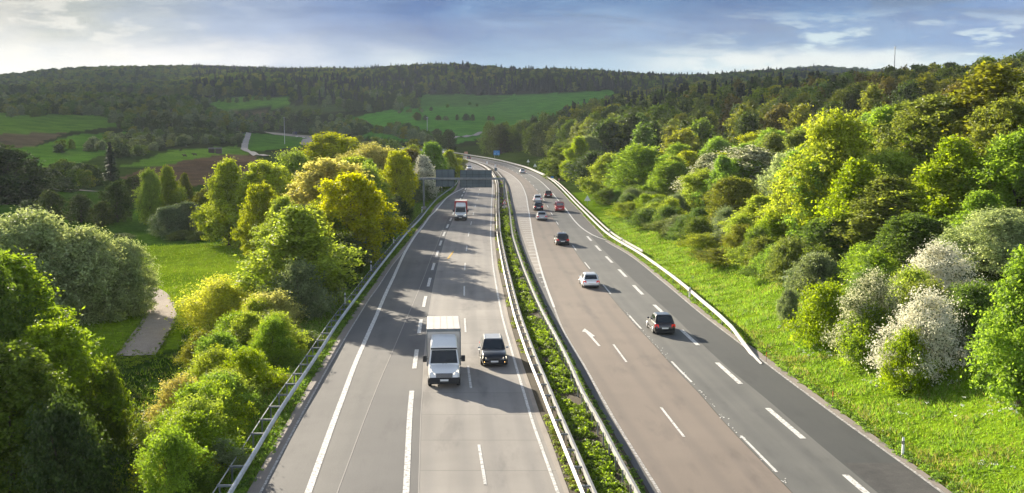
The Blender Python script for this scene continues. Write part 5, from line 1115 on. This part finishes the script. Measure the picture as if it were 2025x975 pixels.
# hillside forest on the right: nearer ones are trees of their own, the rest one mass
x_, y_, z_, qx, qy = sample(6600, -6, 40, 255, 1750)
edge = X('L', np.minimum(y_, 560)) + np.where(y_ < 560, 14, 60) + np.clip((y_ - 260) * .05, 0, 12); rd = np.hypot(x_, y_)
field = inpoly(qx, qy, [(672, 200), (900, 150), (1215, 150), (1215, 208), (1045, 262), (960, 290), (880, 310), (672, 310)])
ok = (x_ > edge) & ~field & (y_ > 240); ok &= ~((y_ > 620) & (qx < 985))
x_, y_, z_, qx, rd = x_[ok], y_[ok], z_[ok], qx[ok], rd[ok]
keep = []; cell = {}
for i in np.argsort(rd):
    s_ = 7.2 + rd[i] * .0035; c_ = (int(x_[i] / s_), int(y_[i] / s_))
    if c_ in cell: continue
    cell[c_] = 1; keep.append(i)
keep = np.array(keep); x_, y_, z_, rd, qx = x_[keep], y_[keep], z_[keep], rd[keep], qx[keep]
pn = hnoise(x_, y_, 140, 8) + rs.normal(size=len(x_)) * .35
con = (((pn > .45) & (rd > 420)) | ((rd > 560) & (qx < 1450) & (pn > -.1)) | ((rd > 520) & (rs.uniform(size=len(x_)) < .08)))
pick = np.where(con, 4, rs.choice([0, 0, 1, 2, 3, 1, 2, 1, 0, 1], len(x_)))
order = np.argsort(rd); NI = 95
for i in order[:NI]:
    k_ = int(pick[i]); plant('conifer' if k_ == 4 else ['mid_round', 'mid_tall'][i % 2], {0: 'dark', 1: 'olive', 2: 'green', 3: 'brown', 4: 'conifer'}[k_], x_[i], y_[i], rs.uniform(12, 16), rs.uniform(9, 12),
        'shaded tree in the near part of the forest on the right hillside', 'tree', 'near trees of the hillside forest')
r_ = order[NI:]; fr = rows(x_[r_], y_[r_], z_[r_], pick[r_], np.where(pick[r_] == 4, 1.0, 1.12), np.where(pick[r_] == 4, 1.05, 1.15))
scatter('hillside_forest', fr, 'dense mixed forest covering the right hillside behind the sunlit trees', 'forest')
# valley hedges, copses and far woods
def polys(n, d0, d1, polyl, h, w_, picks, space, a0=-38, a1=30, jit=6):
    x_, y_, z_, qx, qy = sample(n, a0, a1, d0, d1); ok = np.zeros(len(x_), bool)
    for p in polyl: ok |= inpoly(qx + rs.normal(size=len(qx)) * jit * .4, qy + rs.normal(size=len(qx)) * jit * .12, p)
    ok &= ~((x_ > X('LR', y_) - 9) & (x_ < X('L', y_) + 10) & (y_ < 1390)); x_, y_, z_ = x_[ok], y_[ok], z_[ok]; kp = []; cell = {}
    for i in range(len(x_)):
        c_ = (int(x_[i] / space), int(y_[i] / space))
        if c_ in cell: continue
        cell[c_] = 1; kp.append(i)
    kp = np.array(kp, int); x_, y_, z_ = x_[kp], y_[kp], z_[kp]; pn = hnoise(x_, y_, 160, 12) + rs.normal(size=len(x_)) * .3; return rows(x_, y_, z_, np.array(picks)[np.clip(((pn + 1) / 2 * len(picks)).astype(int), 0, len(picks) - 1)], h, w_)
B = [polys(11000, 300, 900, [[(-700, 352), (60, 350), (140, 345), (190, 350), (190, 376), (150, 378), (90, 385), (-700, 395)], [(270, 262), (330, 262), (400, 265), (480, 265), (470, 284), (330, 292), (250, 318), (225, 312), (240, 285)],
        [(110, 300), (215, 278), (300, 268), (290, 285), (150, 306)], [(110, 345), (170, 340), (190, 372), (150, 372), (75, 360)]], .46, .72, [0, 0, 2, 5, 0, 1, 0], 10),
     polys(15000, 600, 1800, [[(190, 228), (350, 212), (480, 232), (510, 232), (500, 262), (400, 262), (250, 262), (240, 246)], [(-700, 200), (600, 196), (395, 208), (340, 216), (180, 228), (-100, 222), (-200, 260), (-700, 280)], [(340, 225), (560, 232), (680, 240), (720, 268), (640, 268), (500, 254), (400, 250)],
        [(500, 232), (560, 222), (690, 236), (760, 270), (700, 275), (600, 262), (500, 255)], [(700, 262), (800, 262), (880, 282), (900, 300), (860, 330), (790, 300)], [(20, 222), (90, 226), (80, 232), (20, 232)]], .68, .9, [0, 0, 2, 5, 1, 0], 12),
     polys(400, 240, 700, [[(690, 275), (760, 262), (870, 272), (905, 300), (840, 330), (700, 320)]], .8, .9, [0, 1, 2], 9),
     polys(9000, 1300, 2600, [[(570, 212), (575, 168), (640, 165), (760, 160), (830, 175), (830, 215), (760, 222), (690, 222), (600, 208)]], 1.05, 1.1, [4, 4, 0, 2, 5, 4], 13),
     polys(700, 900, 2000, [[(200, 243), (230, 238), (260, 246), (240, 252)], [(440, 214), (560, 208), (565, 212), (440, 219)], [(690, 228), (960, 205), (960, 209), (700, 234)], [(560, 262), (700, 278), (690, 284), (560, 268)]], .35, .6, [0, 2, 5], 12)]
scatter('valley_woodland', np.concatenate(B), 'hedges, copses and woods across the shaded valley on the left', 'woodland')
x_, y_, z_, qx, qy = sample(40000, -39, 39, 1500, 4300); fz = np.zeros(len(x_), bool)
for poly, d0, d1, c_ in ZONES: fz |= inpoly(qx, qy, poly)
ok = ~fz & ((y_ > 1750) | (qx < 560) | (qx > 1200)); ok &= ((qy < 192) | (qx > 1200)); x_, y_, z_, qx, qy = x_[ok], y_[ok], z_[ok], qx[ok], qy[ok]
pn = hnoise(x_, y_, 420, 15) + rs.normal(size=len(x_)) * .28; pick = np.where((pn > .3) & (qx > 380), 4, np.array([0, 0, 2, 0, 1, 2, 1])[np.clip(((hnoise(x_, y_, 260, 16) + rs.normal(size=len(x_)) * .25 + 1) * 3.5).astype(int), 0, 6)]); pick = np.where((qy > 172) & (qx > 560) & (qx < 1250) & (pn > -.25), 4, pick)
sc_ = 1.0 + (y_ - 1500) / 4000; scatter('distant_woodland', rows(x_, y_, z_, pick, 1.15 * sc_, 1.35 * sc_), 'continuous forest covering the far hills up to the skyline', 'forest')
# a clump of spruces on two skylines
for (a, D_, n_, lab, grp) in ((912, 2330, 9, 'dark spruce of the clump on the far skyline in the middle', 'spruces on the middle skyline'), (1885, 660, 8, 'dark spruce of the clump on the right hand skyline', 'spruces on the right skyline'), (1640, 640, 5, 'dark spruce sticking out of the forest right of the middle', 'spruces over the forest')):
    for i in range(n_):
        px = a + (i - n_ / 2) * (5.2 if D_ > 1000 else 13) * rsg.uniform(.8, 1.3); x1 = xd(px, D_); plant('conifer', 'conifer', x1, D_ + rsg.uniform(-20, 20), max(14, zt(px, {912: 124, 1885: 126, 1640: 144}[a] + rsg.uniform(-3, 6), D_) - ground(x1, D_)), (15 if D_ > 1000 else 8.5) * rsg.uniform(.8, 1.1), lab, 'tree', grp)
# ------------------------------------------------------------------ grass tufts, verge growth and median planting
def blades(name, xs, ys, h, wdt, mats, mi, label, cat='grass', lean=.5, zo=-.02):
    n = len(xs); z0 = T(xs, ys) + zo; a = rs.uniform(0, 6.28, n); hh = h * rs.uniform(.5, 1.3, n); ww = wdt * rs.uniform(.6, 1.4, n); dx, dy = np.cos(a) * ww, np.sin(a) * ww; lx, ly = rs.normal(size=n) * lean * hh, rs.normal(size=n) * lean * hh
    V = np.stack([np.stack([xs - dx, ys - dy, z0], -1), np.stack([xs + dx, ys + dy, z0], -1), np.stack([xs + lx, ys + ly, z0 + hh], -1)], 1).reshape(-1, 3)
    o = link(name, npmesh(name, V, np.arange(3 * n).reshape(-1, 3), mi=mi), mats); return tag(o, label, cat, kind='stuff')
gmat = leafmat('grass_blade', (.14, .25, .012), (.24, .36, .02), .45); gmat2 = leafmat('grass_dry', (.20, .20, .05), (.30, .27, .08), .4); fl = pmat('umbel_flower', (.8, .8, .72), .8)
n = 190000; ys = np.exp(rs.uniform(math.log(42), math.log(190), n)); xs = X('N', ys) + .15 + rs.uniform(0, 1, n) ** .9 * np.where(ys < 80, 15, 12)
tuf = hnoise(xs, ys, 2.2, 21) + hnoise(xs, ys, 6, 22) + rs.normal(size=n) * .4; kk = tuf > -.35; xs, ys = xs[kk], ys[kk]
mi = np.where(rs.uniform(size=len(xs)) < .08, 1, 0); mi = np.where((rs.uniform(size=len(xs)) < .035) & (hnoise(xs, ys, 9, 23) > .1) & (ys < 75), 2, mi)
mi = np.where((hnoise(xs, ys, 5, 71) + rs.normal(size=len(xs)) * .3 > .55) | ((xs - X('N', ys) < 1.6) & (rs.uniform(size=len(xs)) < .45)), 1, np.minimum(mi, 1))
blades('verge_grass', xs, ys, .12 + .14 * (hnoise(xs, ys, 3, 24) > 0), .035, [gmat, gmat2], mi, 'tall spring grass on the right embankment')
n = 60000; ys = np.exp(rs.uniform(math.log(42), math.log(260), n)); xs = X('LR', ys) + rs.uniform(-4, 1, n) * 1.2 + .2; kk = xs < X('LG', ys) + .05; xs, ys = xs[kk], ys[kk]
blades('verge_grass', xs, ys, .22, .035, [gmat, gmat2], np.where(rs.uniform(size=len(xs)) < .3, 1, 0), 'short grass strip on the left verge under the guard rail')
n = 90000; ys = np.exp(rs.uniform(math.log(48), math.log(185), n)); xs = rs.uniform(-75, -16, n); qx, qy = toPix(xs, ys, T(xs, ys)); kk = (qx < 620) & (qx > -40) & (hnoise(xs, ys, 4, 31) + rs.normal(size=n) * .4 > 0) & (xs < X('LR', ys) - 4)
pth = inpoly(qx, qy, [(262, 690), (345, 690), (360, 635), (350, 605), (300, 578), (250, 575), (285, 600), (298, 640)]); kk &= ~pth; xs, ys = xs[kk], ys[kk]
blades('meadow_grass', xs, ys, .28, .045, [gmat, gmat2], np.where(rs.uniform(size=len(xs)) < .08, 1, 0), 'sunlit meadow grass around the gravel path')
# median growth: leafy clumps on the soil between the rails
def leafclumps(name, cx, cy, rad_, hgt, per, leaf, mats, mi, label):
    n = len(cx); p = np.repeat(np.stack([cx, cy, np.zeros(n)], -1), per, 0); d_ = rs.normal(size=(n * per, 3)); d_ /= np.linalg.norm(d_, axis=1, keepdims=True); rr_ = np.repeat(rad_, per)[:, None]; hh = np.repeat(hgt, per)[:, None]
    p = p + d_ * np.concatenate([rr_, rr_, hh], 1) * rs.uniform(.5, 1, (n * per, 1)); p[:, 2] = np.abs(p[:, 2]) + .03; nr = d_ + rs.normal(size=d_.shape) * .6 + np.array([0, 0, .5]); nr /= np.linalg.norm(nr, axis=1, keepdims=True)
    h_ = np.cross(nr, rs.normal(size=d_.shape)); h_ /= np.linalg.norm(h_, axis=1, keepdims=True); k_ = np.cross(nr, h_); s_ = leaf * rs.uniform(.6, 1.3, (n * per, 1)) * .5
    V = np.stack([p - h_ * s_, p - k_ * s_ * .7, p + h_ * s_, p + k_ * s_ * .7], 1).reshape(-1, 3); return tag(link(name, npmesh(name, V, np.arange(len(V)).reshape(-1, 4), mi=np.repeat(mi, per)), mats), label, 'ground cover', kind='stuff')
n = 900; cy = np.exp(rs.uniform(math.log(42), math.log(85), n)); cx = X('N', cy) + rs.uniform(2.5, 12, n); kk = hnoise(cx, cy, 7, 51) + rs.normal(size=n) * .3 > .35; cx, cy = cx[kk], cy[kk]; zz = T(cx, cy) + .38
lc = leafclumps('meadow_flowers', cx, cy, rs.uniform(.08, .22, len(cx)), np.full(len(cx), .07), 14, .07, [fl], np.zeros(len(cx), int), 'patches of small white flowers in the grass of the right embankment')
co = np.empty(len(lc.data.vertices) * 3, np.float32); lc.data.vertices.foreach_get('co', co); co = co.reshape(-1, 3); co[:, 2] += np.repeat(zz, 56); lc.data.vertices.foreach_set('co', co.ravel())
n = 1900; cy = np.exp(rs.uniform(math.log(40), math.log(330), n)); e0, f0 = X('E', cy), X('F', cy); cx = e0 + .25 + (f0 - e0 - .5) * rs.uniform(0, 1, n) ** .9
kk = (hnoise(cx, cy, 7, 41) + rs.normal(size=n) * .35 > -.25) & ((cy < 212) | (rs.uniform(size=n) < .08)); cx, cy = cx[kk], cy[kk]
leafclumps('median_planting', cx, cy, rs.uniform(.2, .48, len(cx)), rs.uniform(.15, .48, len(cx)), 60, .15, [LM['bright'], LM['green'], LM['dark']], rs.choice([0, 0, 1, 2, 1], len(cx)), 'low leafy green growth between the two median rails')
n = 900; cy = np.exp(rs.uniform(math.log(40), math.log(260), n)); d0, e0 = X('Dr', cy), X('E', cy); cx = d0 + .12 + (e0 - d0 - .4) * rs.uniform(0, 1, n); kk = (hnoise(cx * 3, cy, 16, 43) > .05); cx, cy = cx[kk], cy[kk]
leafclumps('soil_strip_weeds', cx, cy, rs.uniform(.1, .25, len(cx)), rs.uniform(.05, .18, len(cx)), 26, .09, [LM['olive'], LM['brown'], LM['lime']], rs.choice([0, 1, 2], len(cx)), 'sparse weeds on the dark soil beside the concrete edge')
n = 1100; cy = np.exp(rs.uniform(math.log(40), math.log(260), n)); f0, r0 = X('F', cy), X('R', cy); cx = f0 + .12 + (r0 - f0 - .2) * rs.uniform(0, 1, n)
m_ = 1500; ey = np.exp(rs.uniform(math.log(42), math.log(230), m_)); ex = np.where(rs.uniform(size=m_) < .55, X('N', ey) + .12 + np.abs(rs.normal(size=m_)) * .25 - (rs.uniform(size=m_) < .2) * .3, X('LG', ey) - .12 - np.abs(rs.normal(size=m_)) * .2 + (rs.uniform(size=m_) < .2) * .25)
cx = np.concatenate([cx, ex]); cy = np.concatenate([cy, ey]); n += m_
leafclumps('gutter_grass', cx, cy, rs.uniform(.12, .28, n), rs.uniform(.05, .16, n), 26, .09, [LM['bright'], LM['green']], rs.choice([0, 1], n), 'ragged green grass tufts along the pavement edges')
n = 9000; cy = np.exp(rs.uniform(math.log(48), math.log(120), n)); cx = rs.uniform(-62, -17, n); qx, qy = toPix(cx, cy, T(cx, cy)); kk = ((qx < 330) & (qy > 770)) | ((qx < 560) & (qx > 362) & (qy > 640) & (cx < X('LR', cy) - 3)); cx, cy = cx[kk], cy[kk]
zz = T(cx, cy)
lc = leafclumps('undergrowth', cx, cy, rs.uniform(.2, .5, len(cx)), rs.uniform(.15, .5, len(cx)), 20, .17, [LM['green'], LM['dark'], LM['olive']], rs.choice([0, 1, 2], len(cx)), 'nettles and low growth below the trees at the lower left')
co = np.empty(len(lc.data.vertices) * 3, np.float32); lc.data.vertices.foreach_get('co', co); co = co.reshape(-1, 3); co[:, 2] += np.repeat(zz, 80); lc.data.vertices.foreach_set('co', co.ravel())
pe = []
for a_, b_ in (((262, 716), (277, 694)), ((277, 694), (306, 657)), ((306, 657), (321, 622)), ((321, 622), (308, 588))):
    p0, p1 = hit(*a_), hit(*b_); n = int(math.hypot(p1[0] - p0[0], p1[1] - p0[1]) * 9)
    for i in range(n):
        f = i / n; L_ = math.hypot(p1[0] - p0[0], p1[1] - p0[1]); nx, ny = -(p1[1] - p0[1]) / L_, (p1[0] - p0[0]) / L_; s_ = rsg.choice((-1, 1)) * (1.55 + abs(rsg.gauss(0, .22)) - .2)
        pe.append((p0[0] + (p1[0] - p0[0]) * f + nx * s_, p0[1] + (p1[1] - p0[1]) * f + ny * s_))
q0 = hit(266, 708)
for i in range(150): pe.append((q0[0] + rsg.gauss(0, 1.4), q0[1] + rsg.gauss(-1.5, 1.6)))
pe = np.array(pe); lc = leafclumps('path_edge_grass', pe[:, 0], pe[:, 1], rs.uniform(.12, .3, len(pe)), rs.uniform(.05, .16, len(pe)), 20, .11, [LM['bright'], LM['green']], rs.choice([0, 1], len(pe)), 'grass creeping over the edges of the gravel path')
co = np.empty(len(lc.data.vertices) * 3, np.float32); lc.data.vertices.foreach_get('co', co); co = co.reshape(-1, 3); co[:, 2] += np.repeat(T(pe[:, 0], pe[:, 1]) + .05, 80); lc.data.vertices.foreach_set('co', co.ravel())
# ------------------------------------------------------------------ a broken cloud added out of frame, shaped to shade the valley and hills
cmat = bpy.data.materials.new('thin_shade_cloud'); cmat.use_nodes = True; t = NT(cmat.node_tree)
mx = t.n('ShaderNodeMixShader', i0=.37, i1=t.n('ShaderNodeBsdfTransparent').outputs[0], i2=t.n('ShaderNodeBsdfDiffuse', Color=(.85, .86, .88)).outputs[0]); t.n('ShaderNodeOutputMaterial', Surface=mx.outputs[0])
hC = 1500.0; off = sdir * (hC / sdir.z); b = MB(); ico = bmesh.new(); bmesh.ops.create_icosphere(ico, subdivisions=2, radius=1); iv = [v.co.copy() for v in ico.verts]; iF = [tuple(v.index for v in f.verts) for f in ico.faces]
def shaded(x, y):
    a = math.degrees(math.atan2(x, y)); r_ = math.hypot(x, y); lim = 250 if a < -13 else 400 if a < -7 else 600 if a < -1.5 else 480 if a < 2 else 350 if a < 10 else 290
    return r_ > lim
for (lo, hi, st, rd_) in ((250, 700, 46, 36), (700, 4300, 190, 175)):
    for x in np.arange(-hi * .72, hi * .72, st):
        for y in np.arange(lo * .85, hi, st):
            r_ = math.hypot(x, y); a = abs(math.degrees(math.atan2(x, y)))
            if a > 42 or not (lo <= r_ < hi) or not shaded(x, y): continue
            nz_ = float(hnoise(np.array(x), np.array(y), 520, 61)); 
            if r_ > 620 and nz_ > .42: continue
            s_ = rd_ * rsg.uniform(.9, 1.15); c_ = Vector((x, y, 0)) + off + Vector((rsg.uniform(-.2, .2) * st, rsg.uniform(-.2, .2) * st, rsg.uniform(0, 60)))
            b.add([(c_.x + v.x * s_, c_.y + v.y * s_, c_.z + v.z * s_ * .35) for v in iv], iF)
tag(b.build('shade_cloud', cmat, smooth=True), kind='structure')
# ------------------------------------------------------------------ haze
HZ = MB().box(-6700, 6700, -6700, 6700, -60, 620).build('haze'); tag(HZ, 'thin spring haze over the whole landscape', 'haze', kind='stuff')
hm = bpy.data.materials.new('haze_air'); hm.use_nodes = True; t = NT(hm.node_tree)
v_ = t.n('ShaderNodeVolumePrincipled', Color=(.80, .88, 1.0), Density=.00007); v_.inputs['Anisotropy'].default_value = .2
t.n('ShaderNodeOutputMaterial', Volume=v_.outputs[0]); HZ.data.materials.append(hm)
